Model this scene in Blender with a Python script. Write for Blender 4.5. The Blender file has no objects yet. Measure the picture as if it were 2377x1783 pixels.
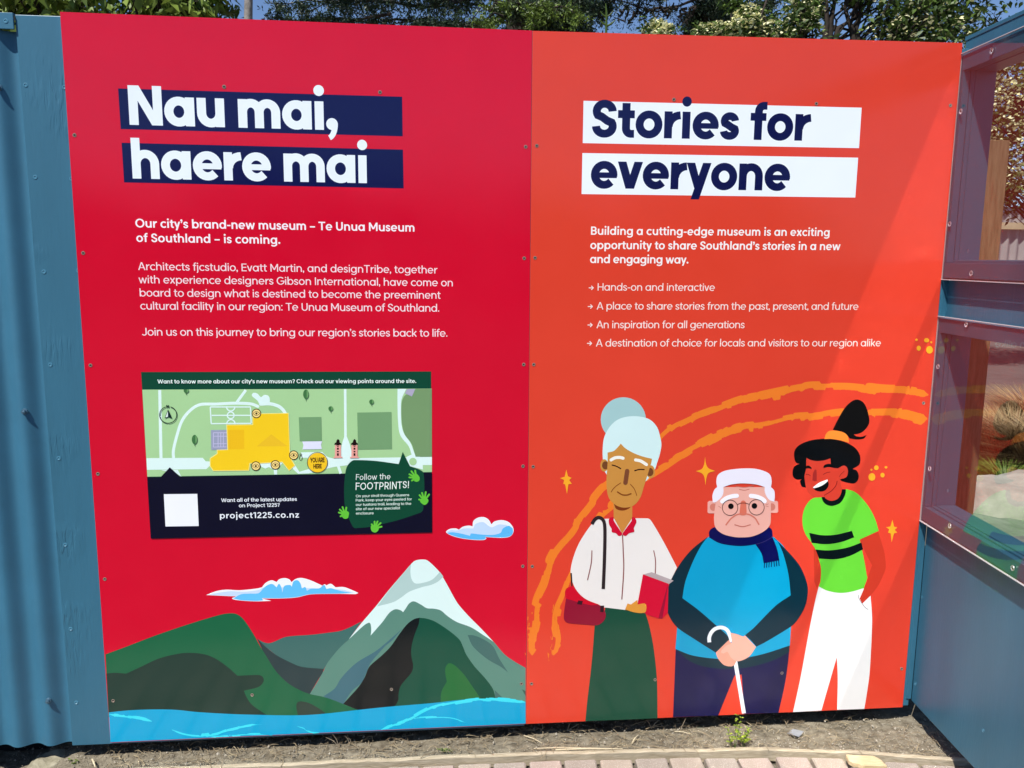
import bpy, math, random
import numpy as np
from mathutils import Vector, Matrix
rng = random.Random(7)
SC = bpy.context.scene
COL = SC.collection

# ------------------------------------------------------------------ camera, world, sun
F = 1900.0; CX, CY = 1188.5, 891.5            # focal length and centre of the photograph, in its pixels
CAM = Vector((0.9359, -2.2707, 1.4417))
def _rot(a, b, g):
    ca, sa, cb, sb, cg, sg = math.cos(a), math.sin(a), math.cos(b), math.sin(b), math.cos(g), math.sin(g)
    return (Matrix(((ca, -sa, 0), (sa, ca, 0), (0, 0, 1))) @ Matrix(((1, 0, 0), (0, cb, sb), (0, -sb, cb)))
            @ Matrix(((cg, 0, sg), (0, 1, 0), (-sg, 0, cg))))
RM = _rot(-0.0943, 0.1532, -0.0096)
cam = bpy.data.objects.new('camera', bpy.data.cameras.new('camera'))
COL.objects.link(cam)
r_, f_, u_ = (Vector([RM[i][j] for i in range(3)]) for j in range(3))
cam.matrix_world = Matrix(((r_.x, u_.x, -f_.x, CAM.x), (r_.y, u_.y, -f_.y, CAM.y), (r_.z, u_.z, -f_.z, CAM.z), (0, 0, 0, 1)))
cam.data.sensor_width = 36.0; cam.data.lens = F / 2377 * 36
cam.data.clip_start = 0.05; cam.data.clip_end = 2000
SC.camera = cam

SUN_T = Vector((1.0, 1.25, -2.55)).normalized()   # the way the light travels
elev = math.asin(-SUN_T.z); 
sd = -SUN_T
W = bpy.data.worlds.new('World'); SC.world = W; W.use_nodes = True
nt = W.node_tree; nt.nodes.clear()
sky = nt.nodes.new('ShaderNodeTexSky'); sky.sky_type = 'NISHITA'; sky.sun_disc = False
sky.sun_elevation = elev; sky.sun_rotation = math.atan2(sd.x, sd.y)
sky.air_density = 0.65; sky.dust_density = 0.05; sky.ozone_density = 4.0
bg = nt.nodes.new('ShaderNodeBackground'); bg.inputs[1].default_value = 0.105
wo = nt.nodes.new('ShaderNodeOutputWorld')
nt.links.new(sky.outputs[0], bg.inputs[0]); nt.links.new(bg.outputs[0], wo.inputs[0])
sl = bpy.data.lights.new('sun', 'SUN'); sl.energy = 4.8; sl.angle = math.radians(0.5); sl.color = (1, 0.97, 0.93)
so = bpy.data.objects.new('sun', sl); COL.objects.link(so)
so.rotation_euler = SUN_T.to_track_quat('-Z', 'Y').to_euler(); so.location = (-3, -4, 9)
SC.view_settings.view_transform = 'Standard'; SC.view_settings.look = 'None'
SC.view_settings.exposure = 0.45; SC.view_settings.gamma = 1; SC.view_settings.use_curve_mapping = False

# ------------------------------------------------------------------ where a photograph pixel lies in the place
COLS = {'A': 0, 'B': 600, 'C': 1200, 'D': 1777}; ROWS = [0, 450, 900, 1333]; K = 2212 / 600.0
def pix(tile, x, y): return COLS[tile[0]] + x / K, ROWS[int(tile[1])] + y / K
def ray(u, v): return RM @ Vector(((u - CX) / F, 1, -(v - CY) / F))
def on_y(u, v, y=0.0):
    d = ray(u, v); return CAM + d * ((y - CAM.y) / d.y)
def on_z(u, v, z=0.0):
    d = ray(u, v); return CAM + d * ((z - CAM.z) / d.z)

# ------------------------------------------------------------------ materials
def lin(h):
    h = h.lstrip('#'); c = [int(h[i:i+2], 16) / 255 for i in (0, 2, 4)]
    return [x / 12.92 if x <= .04045 else ((x + .055) / 1.055) ** 2.4 for x in c]
MATS = {}
def mat(name, c, rough=.6, spec=.5, metal=0, var=0., vscale=20, bump=0., bscale=60, stretch=(1, 1, 1), c2=None, coat=0., detail=4):
    if name in MATS: return MATS[name]
    m = bpy.data.materials.new(name); MATS[name] = m; m.use_nodes = True
    n = m.node_tree.nodes; l = m.node_tree.links; b = n['Principled BSDF']
    if isinstance(c, str): c = lin(c)
    b.inputs['Base Color'].default_value = (*c, 1); b.inputs['Roughness'].default_value = rough
    b.inputs['Metallic'].default_value = metal; b.inputs['Specular IOR Level'].default_value = spec
    b.inputs['Coat Weight'].default_value = coat; b.inputs['Coat Roughness'].default_value = .12
    tc = n.new('ShaderNodeTexCoord'); mp = n.new('ShaderNodeMapping'); mp.inputs['Scale'].default_value = stretch
    l.new(tc.outputs['Object'], mp.inputs[0])
    if var or c2:
        t = n.new('ShaderNodeTexNoise'); t.inputs['Scale'].default_value = vscale; t.inputs['Detail'].default_value = detail
        t.inputs['Roughness'].default_value = .65
        l.new(mp.outputs[0], t.inputs['Vector'])
        r = n.new('ShaderNodeValToRGB'); r.color_ramp.elements[0].position = .32; r.color_ramp.elements[1].position = .68
        a = c2 if c2 else [x * (1 - var) for x in c]
        if isinstance(a, str): a = lin(a)
        d = c if c2 else [min(1, x * (1 + var)) for x in c]
        r.color_ramp.elements[0].color = (*a, 1); r.color_ramp.elements[1].color = (*d, 1)
        l.new(t.outputs[0], r.inputs[0]); l.new(r.outputs[0], b.inputs['Base Color'])
    if bump:
        t = n.new('ShaderNodeTexNoise'); t.inputs['Scale'].default_value = bscale; t.inputs['Detail'].default_value = 5
        l.new(mp.outputs[0], t.inputs['Vector'])
        bp = n.new('ShaderNodeBump'); bp.inputs['Strength'].default_value = 1; bp.inputs['Distance'].default_value = bump
        l.new(t.outputs[0], bp.inputs['Height']); l.new(bp.outputs[0], b.inputs['Normal'])
    return m

GAIN = .945        # printed colours as reflectances
def ink(h, name=None):
    """Satin printed film: flat colour with the sheet's slow waviness."""
    key = 'ink_' + h.lstrip('#')
    if key in MATS: return MATS[key]
    c = [max(.0008, x * GAIN - .0085) for x in lin(h)]
    m = bpy.data.materials.new(key); MATS[key] = m; m.use_nodes = True
    n = m.node_tree.nodes; l = m.node_tree.links; b = n['Principled BSDF']
    tc = n.new('ShaderNodeTexCoord')
    t2 = n.new('ShaderNodeTexNoise'); t2.inputs['Scale'].default_value = 9; t2.inputs['Detail'].default_value = 6
    l.new(tc.outputs['Object'], t2.inputs['Vector'])
    mx = n.new('ShaderNodeMix'); mx.data_type = 'RGBA'
    mx.inputs[6].default_value = (*[x * .965 for x in c], 1); mx.inputs[7].default_value = (*[min(1, x * 1.03 + .002) for x in c], 1)
    l.new(t2.outputs[0], mx.inputs[0]); l.new(mx.outputs[2], b.inputs['Base Color'])
    mr = n.new('ShaderNodeMapRange'); mr.inputs[3].default_value = .13; mr.inputs[4].default_value = .22
    l.new(t2.outputs[0], mr.inputs[0]); l.new(mr.outputs[0], b.inputs['Roughness'])
    b.inputs['Specular IOR Level'].default_value = .47
    t = n.new('ShaderNodeTexNoise'); t.inputs['Scale'].default_value = 2.2; t.inputs['Detail'].default_value = 1
    l.new(tc.outputs['Object'], t.inputs['Vector'])
    bp = n.new('ShaderNodeBump'); bp.inputs['Strength'].default_value = 1; bp.inputs['Distance'].default_value = .006
    l.new(t.outputs[0], bp.inputs['Height']); l.new(bp.outputs[0], b.inputs['Normal'])
    return m

# ------------------------------------------------------------------ objects
def props(o, label=None, cat=None, group=None, kind=None):
    for k, v in (('label', label), ('category', cat), ('group', group), ('kind', kind)):
        if v: o[k] = v
    return o
def thing(name, label, cat, loc=(0, 0, 0), group=None):
    o = bpy.data.objects.new(name, None); o.empty_display_size = .1; COL.objects.link(o); o.location = loc
    return props(o, label, cat, group)
def wloc(o):
    v = Vector((0, 0, 0))
    while o is not None: v += o.location; o = o.parent
    return v
class MB:
    def __init__(s): s.v = []; s.f = []; s.off = 0
    def add(s, vs, fs):
        k = len(s.v); s.v += [tuple(p) for p in vs]; s.f += [tuple(i + k for i in f) for f in fs]; return s
    def box(s, lo, hi, fr=None):
        x0, y0, z0 = lo; x1, y1, z1 = hi
        P = [(x0, y0, z0), (x1, y0, z0), (x1, y1, z0), (x0, y1, z0), (x0, y0, z1), (x1, y0, z1), (x1, y1, z1), (x0, y1, z1)]
        Q = [(0, 3, 2, 1), (4, 5, 6, 7), (0, 1, 5, 4), (1, 2, 6, 5), (2, 3, 7, 6), (3, 0, 4, 7)]
        if fr:
            P = [Vector(fr(*p)) for p in P]
            if (P[1] - P[0]).cross(P[3] - P[0]).dot(P[4] - P[0]) < 0: Q = [q[::-1] for q in Q]
        return s.add(P, Q)
    def tube(s, pts, rad, n=8, cap=True):
        pts = [Vector(p) for p in pts]; R = rad if isinstance(rad, (list, tuple)) else [rad] * len(pts)
        rings = []; prev = None
        for i, p in enumerate(pts):
            d = (pts[min(i + 1, len(pts) - 1)] - pts[max(i - 1, 0)]).normalized()
            a = d.orthogonal().normalized() if prev is None else (prev - d * prev.dot(d)).normalized()
            prev = a; b = d.cross(a)
            rings.append([p + (a * math.cos(t) + b * math.sin(t)) * R[i] for t in [2 * math.pi * j / n for j in range(n)]])
        vs = [v for r in rings for v in r]; fs = []
        for i in range(len(pts) - 1):
            for j in range(n): fs.append((i * n + j, i * n + (j + 1) % n, (i + 1) * n + (j + 1) % n, (i + 1) * n + j))
        if cap: fs += [tuple(range(n))[::-1], tuple(range((len(pts) - 1) * n, len(pts) * n))]
        return s.add(vs, fs)
    def mesh(s, name, o=Vector((0, 0, 0)), smooth=False):
        me = bpy.data.meshes.new(name)
        me.from_pydata([(x - o.x, y - o.y, z - o.z) for x, y, z in s.v], [], s.f)
        if smooth: me.polygons.foreach_set('use_smooth', [True] * len(me.polygons))
        me.update(); return me
    def build(s, name, m, parent=None, loc=None, smooth=False, bevel=0, kind=None, label=None):
        base = Vector(loc) if loc else (wloc(parent) if parent else Vector((0, 0, 0)))
        me = s.mesh(name, base, smooth); me.materials.append(m)
        o = bpy.data.objects.new(name, me); COL.objects.link(o)
        if parent: o.parent = parent; o.location = base - wloc(parent)
        elif loc: o.location = loc
        if bevel:
            b = o.modifiers.new('bevel', 'BEVEL'); b.width = bevel; b.segments = 2; b.limit_method = 'ANGLE'
        return props(o, label, kind=kind)
def inst(src, name, parent, loc, rz=0, scale=None):
    o = src.copy(); o.name = name; COL.objects.link(o); o.parent = parent; o.location = loc; o.rotation_euler = (0, 0, rz)
    if scale: o.scale = scale
    return o

# ------------------------------------------------------------------ ground
def edge_y(x):
    P = [(-1.5, -.05), (-.2, -.06), (.43, -.070), (1.17, -.075), (1.41, -.083), (1.91, -.108), (2.2, -.150), (2.44, -.20), (2.8, -.27), (3.6, -.45)]
    for (a, b), (c, d) in zip(P, P[1:]):
        if x <= c: return b + (d - b) * (x - a) / (c - a)
    return P[-1][1]
g = MB(); g.add([(-400, -400, -.07), (400, -400, -.07), (400, 400, -.07), (-400, 400, -.07)], [(0, 1, 2, 3)])
props(g.build('ground', mat('dry_earth', (.17, .14, .10), .95, .1, var=.35, vscale=1.5, bump=.01, bscale=30)), kind='structure')
def nz(x, y, s): return math.sin(x * s * 1.3 + y * s * .7) * math.cos(y * s * 1.9 - x * s * .4)
nr = np.random.default_rng(5)
NXg, NYg = 420, 90
g = MB(); xs = np.linspace(-1.6, 3.0, NXg); ts = np.linspace(0, 1, NYg) ** 1.25
rnd = nr.normal(0, 1, (NYg, NXg))
rs = (rnd + np.roll(rnd, 1, 0) + np.roll(rnd, 1, 1) + np.roll(np.roll(rnd, 1, 0), 1, 1)) / 4
rnd2 = nr.normal(0, 1, (NYg // 6 + 2, NXg // 6 + 2))
def soil_z(i, j, x, y):
    a, b = j / 6, i / 6; ja, ib = int(a), int(b); fa, fb = a - ja, b - ib
    big = (rnd2[ja, ib] * (1 - fa) * (1 - fb) + rnd2[ja + 1, ib] * fa * (1 - fb) + rnd2[ja, ib + 1] * (1 - fa) * fb + rnd2[ja + 1, ib + 1] * fa * fb)
    z = -.004 + big * .0028 + rs[j, i] * .0022
    if x < -.12: z -= min(.05, (-.12 - x) * .35)
    if y > .1: z -= min(.02, (y - .1) * .1)
    return z
vs = []
for j in range(NYg):
    for i in range(NXg):
        x = xs[i]; e = edge_y(x) + .004; y = e + ts[j] * (.55 - e); vs.append((x, y, soil_z(i, j, x, y)))
fs = [(j * NXg + i, j * NXg + i + 1, (j + 1) * NXg + i + 1, (j + 1) * NXg + i) for j in range(NYg - 1) for i in range(NXg - 1)]
g.add(vs, fs)
soil_m = mat('soil', (.27, .235, .17), .95, .12, c2=(.11, .09, .062), vscale=38, bump=.004, bscale=260, detail=8)
props(g.build('soil_strip', soil_m, smooth=True), kind='structure')
# pebbles, chips and twigs on the soil
def scatter_soil():
    m = MB()
    for k in range(3800):
        x = rng.uniform(-.35, 2.6); e = edge_y(x); y = e + .005 + rng.random() ** 1.2 * .22; s = rng.uniform(.0008, .0028) * (1 if rng.random() < .93 else 2.2)
        z = rng.uniform(-.001, .002) - (.05 * min(1, max(0, (-.12 - x) / .15)))
        a = rng.random() * 6.28; c, d = math.cos(a) * s, math.sin(a) * s; q = rng.uniform(.4, .9)
        m.add([(x - c, y - d, z), (x + d * q, y - c * q, z + s * .3), (x + c, y + d, z), (x - d * q, y + c * q, z - s * .2), (x + s * .2, y, z + s * 1.1)],
              [(0, 1, 4), (1, 2, 4), (2, 3, 4), (3, 0, 4)])
    props(m.build('soil_pebbles', mat('pebble', (.52, .47, .38), .9, .2, c2=(.16, .13, .09), vscale=70), kind='stuff'))
    m = MB()
    for k in range(900):
        x = rng.uniform(-.05, 2.5); e = edge_y(x); y = e + .012 + rng.random() ** 1.3 * .17; L = rng.uniform(.008, .05) * (1 if rng.random() < .9 else 1.7); a = rng.gauss(0, 1.0)
        p = [(x + L * t * math.cos(a + b * t), y + L * t * math.sin(a + b * t) * .8, .003 + rng.uniform(0, .006) + h * t * (1 - t)) for b, h in [(rng.uniform(-.9, .9), rng.uniform(0, .03))] for t in (0, .33, .66, 1)]
        m.tube(p, [rng.uniform(.0004, .0011)] * 4, 4, False)
    props(m.build('dry_twigs', mat('dry_straw', (.42, .34, .21), .85, .2, c2=(.13, .09, .055), vscale=25), kind='stuff'))
scatter_soil()
# bricks of the footpath
pv = MB(); XS = [(-3 + .2 * i) for i in range(34)]
vs = []; 
for x in XS: vs += [(x, edge_y(x) - .03, -.022), (x, edge_y(x) - .66, -.022)]
pv.add(vs, [(2 * i, 2 * i + 1, 2 * i + 3, 2 * i + 2) for i in range(len(XS) - 1)])
pave = props(pv.build('footpath', mat('jointing_sand', (.13, .115, .085), .95, .1, var=.5, vscale=60, bump=.004, bscale=120)), kind='structure')
fc_ = MB(); fc_.add([(-14, -16, -.03), (16, -16, -.03), (16, -.4, -.03), (-14, -.4, -.03)], [(0, 1, 2, 3)])
props(fc_.build('forecourt', mat('dark_asphalt', (.055, .052, .05), .9, .3, var=.3, vscale=3, bump=.002, bscale=90)), kind='structure')
def brick_mesh(seed):
    r = random.Random(seed); m = MB(); w, d, h = .0462, .0975, .05
    nx, ny = 5, 9; c = .005
    X = [-w, -w + c, 0, w - c, w]; Y = [-d, -d + c] + [-d + 2 * d * i / 6 for i in range(1, 6)] + [d - c, d]
    vs = []
    for y in Y:
        for x in X:
            e = (abs(x) > w - c * .5) + (abs(y) > d - c * .5)
            vs.append((x + (r.uniform(-.0012, .0012) if e else 0), y + (r.uniform(-.0015, .0015) if e else 0), -.004 * (e > 0) - .003 * (e > 1) + r.uniform(-.0006, .0006)))
    fs = [(j * 5 + i, j * 5 + i + 1, (j + 1) * 5 + i + 1, (j + 1) * 5 + i) for j in range(8) for i in range(4)]
    bd = [i for i in range(5)] + [j * 5 + 4 for j in range(1, 9)] + [40 + i for i in (3, 2, 1, 0)] + [j * 5 for j in range(7, 0, -1)]
    k = len(vs); vs += [(vs[i][0], vs[i][1], -.045) for i in bd]
    fs += [(bd[(q + 1) % len(bd)], bd[q], k + q, k + (q + 1) % len(bd)) for q in range(len(bd))]
    m.add(vs, fs); return m
def brick_mat(name, a, b):
    m = mat(name, a, .9, .25, c2=b, vscale=7, bump=.0012, bscale=330, detail=8)
    n = m.node_tree.nodes; l = m.node_tree.links; bs = n['Principled BSDF']
    v = n.new('ShaderNodeTexVoronoi'); v.inputs['Scale'].default_value = 230; tc = n.new('ShaderNodeTexCoord'); l.new(tc.outputs['Object'], v.inputs['Vector'])
    r = n.new('ShaderNodeValToRGB'); r.color_ramp.elements[0].position = .16; r.color_ramp.elements[0].color = (1, 1, 1, 1); r.color_ramp.elements[1].position = .3; r.color_ramp.elements[1].color = (0, 0, 0, 1)
    l.new(v.outputs['Distance'], r.inputs[0])
    mx = n.new('ShaderNodeMix'); mx.data_type = 'RGBA'; mx.inputs[7].default_value = (.55, .50, .42, 1)
    src = bs.inputs['Base Color'].links[0].from_socket; l.new(src, mx.inputs[6])
    mu = n.new('ShaderNodeMath'); mu.operation = 'MULTIPLY'; mu.inputs[1].default_value = .75; l.new(r.outputs[0], mu.inputs[0]); l.new(mu.outputs[0], mx.inputs[0]); l.new(mx.outputs[2], bs.inputs['Base Color'])
    return m
bm_ = [brick_mat('paver_pink', (.42, .33, .28), (.30, .24, .195)), brick_mat('paver_buff', (.42, .345, .275), (.30, .245, .195)), brick_mat('paver_grey', (.36, .305, .26), (.25, .21, .17))]
protos = []
for s in range(6):
    me = brick_mesh(s + 3).mesh('brick', smooth=False); me.materials.append(bm_[s % 3]); protos.append(me)
for row in range(3):
    for i in range(-14, 20):
        x = 1.194 + .0515 + .102 * i; sl_ = (edge_y(x + .03) - edge_y(x - .03)) / .06
        y = edge_y(x) - .031 - .0975 - row * .201
        o = bpy.data.objects.new('brick', rng.choice(protos)); COL.objects.link(o); o.parent = pave
        o.location = (x + .5 * sl_ * 0 + rng.uniform(-.0015, .0015), y + rng.uniform(-.003, .003), rng.uniform(-.003, .002))
        o.rotation_euler = (rng.uniform(-.008, .008), rng.uniform(-.01, .01), math.atan(sl_) * .8 + rng.uniform(-.012, .012))
# weathered timber edging between soil and bricks
m = MB(); vs = []; fs = []; N = 150
for i in range(N):
    x = -1.5 + 4.5 * i / (N - 1); e = edge_y(x) + .0015 * math.sin(x * 21) ; w = .0095 + rng.uniform(-.0012, .0012); z = .0035 + rng.uniform(-.0012, .0012)
    if x < -.1: z -= .02
    vs += [(x, e + w, -.03), (x, e + w * .8, z), (x, e + rng.uniform(-.002, .002), z + .0015), (x, e - w * .85, z - .001), (x, e - w, -.03)]
for i in range(N - 1):
    for j in range(4): fs.append((i * 5 + j, i * 5 + j + 1, (i + 1) * 5 + j + 1, (i + 1) * 5 + j))
m.add(vs, fs)
ed = m.build('timber_edging', mat('weathered_timber', (.47, .40, .29), .85, .2, c2=(.30, .245, .16), vscale=18, bump=.0015, bscale=60, stretch=(1, 9, 9)))
props(ed, 'thin weathered timber edging strip between the bare soil and the brick footpath', 'edging')

# ------------------------------------------------------------------ the painted hoarding behind the signs
BLUE = (.034, .135, .205)
def paint_blue(name, base, rough=.42, strokes=True):
    m = mat(name, base, rough, .5, var=.10, vscale=5, bump=.0004, bscale=140, stretch=(1, 1, .16))
    n = m.node_tree.nodes; l = m.node_tree.links; b = n['Principled BSDF']
    if strokes:      # old scrape marks under the paint, in patches
        tc = n.new('ShaderNodeTexCoord'); mp = n.new('ShaderNodeMapping'); mp.inputs['Scale'].default_value = (75, 75, 11); mp.inputs['Rotation'].default_value = (0, .22, 0)
        l.new(tc.outputs['Object'], mp.inputs[0])
        t = n.new('ShaderNodeTexNoise'); t.inputs['Scale'].default_value = 1; t.inputs['Detail'].default_value = 3; t.inputs['Distortion'].default_value = .7; l.new(mp.outputs[0], t.inputs['Vector'])
        t2 = n.new('ShaderNodeTexNoise'); t2.inputs['Scale'].default_value = 4.2; t2.inputs['Detail'].default_value = 2; l.new(tc.outputs['Object'], t2.inputs['Vector'])
        r = n.new('ShaderNodeValToRGB'); r.color_ramp.elements[0].position = .53; r.color_ramp.elements[1].position = .63; l.new(t2.outputs[0], r.inputs[0])
        r1 = n.new('ShaderNodeValToRGB'); r1.color_ramp.elements[0].position = .44; r1.color_ramp.elements[1].position = .56; l.new(t.outputs[0], r1.inputs[0])
        mu = n.new('ShaderNodeMath'); mu.operation = 'MULTIPLY'; l.new(r.outputs[0], mu.inputs[0]); l.new(r1.outputs[0], mu.inputs[1])
        bp = n.new('ShaderNodeBump'); bp.inputs['Distance'].default_value = .0011; l.new(mu.outputs[0], bp.inputs['Height'])
        old = b.inputs['Normal'].links[0].from_socket; l.new(old, bp.inputs['Normal']); l.new(bp.outputs[0], b.inputs['Normal'])
    return m
ply_m = paint_blue('blue_painted_plywood', BLUE)
steel_m = mat('blue_coated_steel', (.038, .145, .225), .48, .4, var=.06, vscale=6, bump=.00015, bscale=40)
screw_steel = mat('screw_steel', (.27, .215, .17), .35, .6, 0.3)
screw_blue = mat('painted_screw', (.06, .20, .29), .35, .6)
hole_m = mat('screw_recess', (.02, .018, .016), .8, .2)
timber_m = mat('raw_timber', (.26, .17, .085), .75, .25, c2=(.16, .10, .045), vscale=14, bump=.0008, bscale=60, stretch=(6, 6, .7))
Z0, ZT = .046, 2.034
hb = thing('plywood_hoarding', 'blue painted plywood hoarding carrying the red and the orange sign', 'hoarding', (1.15, .003, Z0))
m = MB(); m.box((-.1095, .0042, Z0 - .004), (1.199, .022, ZT - .002)); m.build('plywood_sheet', ply_m, hb, bevel=.0015)
m = MB(); m.box((1.2015, .0042, Z0 + .008), (2.4195, .022, ZT - .004)); m.build('plywood_sheet', ply_m, hb, bevel=.0015)
for x in (-.06, .55, 1.2, 1.8, 2.36):
    m = MB(); m.box((x - .045, .0225, Z0 + .01), (x + .045, .11, ZT - .03)); m.build('stud', timber_m, hb)
m = MB(); m.box((-.1, .0226, Z0 + .012), (2.4, .1095, Z0 + .09)); m.build('bottom_plate', timber_m, hb)
# black board added behind the gap to stand in for deep shade
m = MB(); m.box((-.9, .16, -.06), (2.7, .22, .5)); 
props(m.build('gap_blackout_board', mat('gap_shade_black', (.02, .02, .021), .9, .1)), 'low black board added to darken the gap under the signs', 'blackout board')

def screw_mesh(r, proud, name, dark=True):
    m = MB(); n = 12; rings = [(r, 0), (r * .96, proud * .7), (r * .62, proud), (r * .45, proud * .2 if dark else proud * 1.05)]
    vs = [(q * math.cos(2 * math.pi * i / n), -h, q * math.sin(2 * math.pi * i / n)) for q, h in rings for i in range(n)] + [(0, -(proud * .2 if dark else proud * 1.1), 0)]
    fs = [(k * n + i, k * n + (i + 1) % n, (k + 1) * n + (i + 1) % n, (k + 1) * n + i) for k in range(3) for i in range(n)]
    fs += [(3 * n + i, 3 * n + (i + 1) % n, 4 * n) for i in range(n)]
    m.add(vs, fs); return m
SCR = screw_mesh(.0050, .0011, 's').mesh('screw', smooth=False); SCR.materials.append(screw_steel); SCR.materials.append(hole_m)
for p in SCR.polygons[-12:]: p.material_index = 1
SCB = screw_mesh(.0058, .0012, 's').mesh('screw', smooth=False); SCB.materials.append(screw_blue)
def put_screw(me, P, parent, axis=None, rot=None):
    o = bpy.data.objects.new('screw', me); COL.objects.link(o); o.parent = parent; o.location = Vector(P) - wloc(parent)
    o.rotation_euler = (0, rng.random() * 6.28, 0)
    if rot is not None: o.rotation_euler = (0, 0, rot)
    return o
for t, x, y in [('A0', 213, 725), ('A0', 295, 1515), ('A1', 370, 668), ('A1', 425, 1465), ('A2', 497, 608), ('A2', 553, 1350), ('A3', 600, 475), ('A3', 648, 1105), ('A0', 545, 745), ('A0', 606, 1530), ('A1', 664, 658)]:
    P = on_y(*pix(t, x, y)); put_screw(SCB, (P.x, .0042, P.z), hb)

# corrugated steel fence to the left
PITCH = .0885; AMP = .0098
cf = thing('corrugated_fence', 'blue corrugated steel fence with bolts left of the red sign', 'fence', (-.6, 0, Z0))
m = MB(); n = 16; XL = -2.4; XR = -.1125; Nn = int((XR - XL) / PITCH * n)
def cy(x): return .012 - AMP * math.cos(2 * math.pi * (x + .168) / PITCH)
for off, fl_ in ((0, False), (.0009, True)):
    vs = []
    for i in range(Nn + 1):
        x = XL + (XR - XL) * i / Nn
        for q in range(9): vs.append((x, cy(x) + off + .0006 * math.sin(q * 1.9 + x * 5), Z0 - .001 + (1.996 - Z0) * q / 8))
    fs = [(9 * i + q, 9 * i + 9 + q, 9 * i + 10 + q, 9 * i + 1 + q) for i in range(Nn) for q in range(8)]
    m.add(vs, [f[::-1] for f in fs] if fl_ else fs)
m.build('corrugated_sheet', steel_m, cf, smooth=True)
m = MB(); m.box((-2.4, -.004, 1.995), (-.1105, .0012, 2.034)); m.box((-2.4, .0012, 2.0305), (-.1105, .06, 2.034)); m.build('cap_flashing', steel_m, cf, bevel=.001)
m = MB(); m.box((-2.4, .025, Z0 + .4), (-.13, .07, Z0 + .5)); m.build('fence_rail', timber_m, cf)
m = MB(); m.box((-2.4, .025, 1.85), (-.13, .07, 1.95)); m.build('fence_rail', timber_m, cf)
def bolt_mesh():
    m = MB(); n = 10
    for R, r1, y0, y1 in ((.0085, .0075, .001, -.0025), (.0052, .0052, -.0025, -.0095), (.0030, .0025, -.0095, -.0105)):
        vs = [(q * math.cos(2 * math.pi * i / n), h, q * math.sin(2 * math.pi * i / n)) for q, h in ((R, y0), (r1, y1)) for i in range(n)] + [(0, y1, 0)]
        m.add(vs, [(i, (i + 1) % n, n + (i + 1) % n, n + i) for i in range(n)] + [(n + i, n + (i + 1) % n, 2 * n) for i in range(n)])
    return m
BOLT = bolt_mesh().mesh('bolt'); BOLT.materials.append(mat('painted_bolt', (.10, .19, .26), .3, .6, .5))
for t, x, y in [('A2', 215, 203), ('A3', 418, 1078), ('A0', -6, 750)]:
    P = on_y(*pix(t, x, y), .004); o = bpy.data.objects.new('bolt', BOLT); COL.objects.link(o); o.parent = cf; o.location = Vector((P.x, cy(P.x) - .0005, P.z)) - wloc(cf)
P = on_y(*pix('A0', 50, 180), -.004); put_screw(SCB, (P.x, -.004, P.z), cf)

# ------------------------------------------------------------------ flat print on the signs
LSTEP = 1.6e-5
class Print:
    """Printed layers on one sign: every call lays the next film of colour on the sheet."""
    def __init__(s, root): s.root = root; s.k = 3
    def lay(s, y=None): s.k += 1; return -s.k * LSTEP
def parse(txt):
    out = []
    for w in txt.split():
        c = w.endswith('!'); a, b = w.rstrip('!').split(','); out.append((float(a), float(b), c))
    return out
def smooth_closed(P, n=6):
    out = []; N = len(P)
    for i in range(N):
        p0, p1, p2, p3 = P[i - 1], P[i], P[(i + 1) % N], P[(i + 2) % N]
        a = np.array(p1[:2]); b = np.array(p2[:2])
        t1 = (b - np.array(p0[:2])) * .5 if not p1[2] else (b - a); t2 = (np.array(p3[:2]) - a) * .5 if not p2[2] else (b - a)
        L = np.linalg.norm(b - a)
        for t in (t1, t2):
            q = np.linalg.norm(t)
            if q > L * 1.1: t *= L * 1.1 / q
        if p1[2] and p2[2]: out.append(tuple(a)); continue
        for k in range(n):
            t = k / n; h = 2 * t**3 - 3 * t**2 + 1; g_ = t**3 - 2 * t**2 + t; h2 = -2 * t**3 + 3 * t**2; g2 = t**3 - t**2
            out.append(tuple(h * a + g_ * t1 + h2 * b + g2 * t2))
    return out
def smooth_open(P, n=8):
    P = [np.array(p[:2], float) for p in P]; out = []
    for i in range(len(P) - 1):
        a, b = P[i], P[i + 1]; t1 = (b - P[i - 1]) * .5 if i else (b - a) * .8; t2 = (P[i + 2] - a) * .5 if i + 2 < len(P) else (b - a) * .8
        for k in range(n):
            t = k / n; out.append((2 * t**3 - 3 * t**2 + 1) * a + (t**3 - 2 * t**2 + t) * t1 + (-2 * t**3 + 3 * t**2) * b + (t**3 - t**2) * t2)
    out.append(P[-1]); return [tuple(p) for p in out]
def to_plane(tile, p, y=0.0):
    q = on_y(*pix(tile, p[0], p[1])); return (q.x, y, q.z)
def build_flat(m, name, color, parent):
    return m.build(name, ink(color), parent)
def poly(pr, parent, name, color, tile, txt, mb=None, n=6):
    pts = smooth_closed(parse(txt), n); y = pr.lay(); P = [to_plane(tile, p, y) for p in pts]
    # faces must look at -y
    A = sum(P[i - 1][0] * P[i][2] - P[i][0] * P[i - 1][2] for i in range(len(P)))
    if A < 0: P = P[::-1]
    m = mb or MB(); m.add(P, [tuple(range(len(P)))])
    return m if mb is not None else build_flat(m, name, color, parent)
def ell(cx, cy_, rx, ry=None, n=36, a0=0, a1=360):
    ry = rx if ry is None else ry
    return [(cx + rx * math.cos(math.radians(a0 + (a1 - a0) * i / n)), cy_ + ry * math.sin(math.radians(a0 + (a1 - a0) * i / n))) for i in range(n + (0 if a1 - a0 == 360 else 1))]
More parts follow.
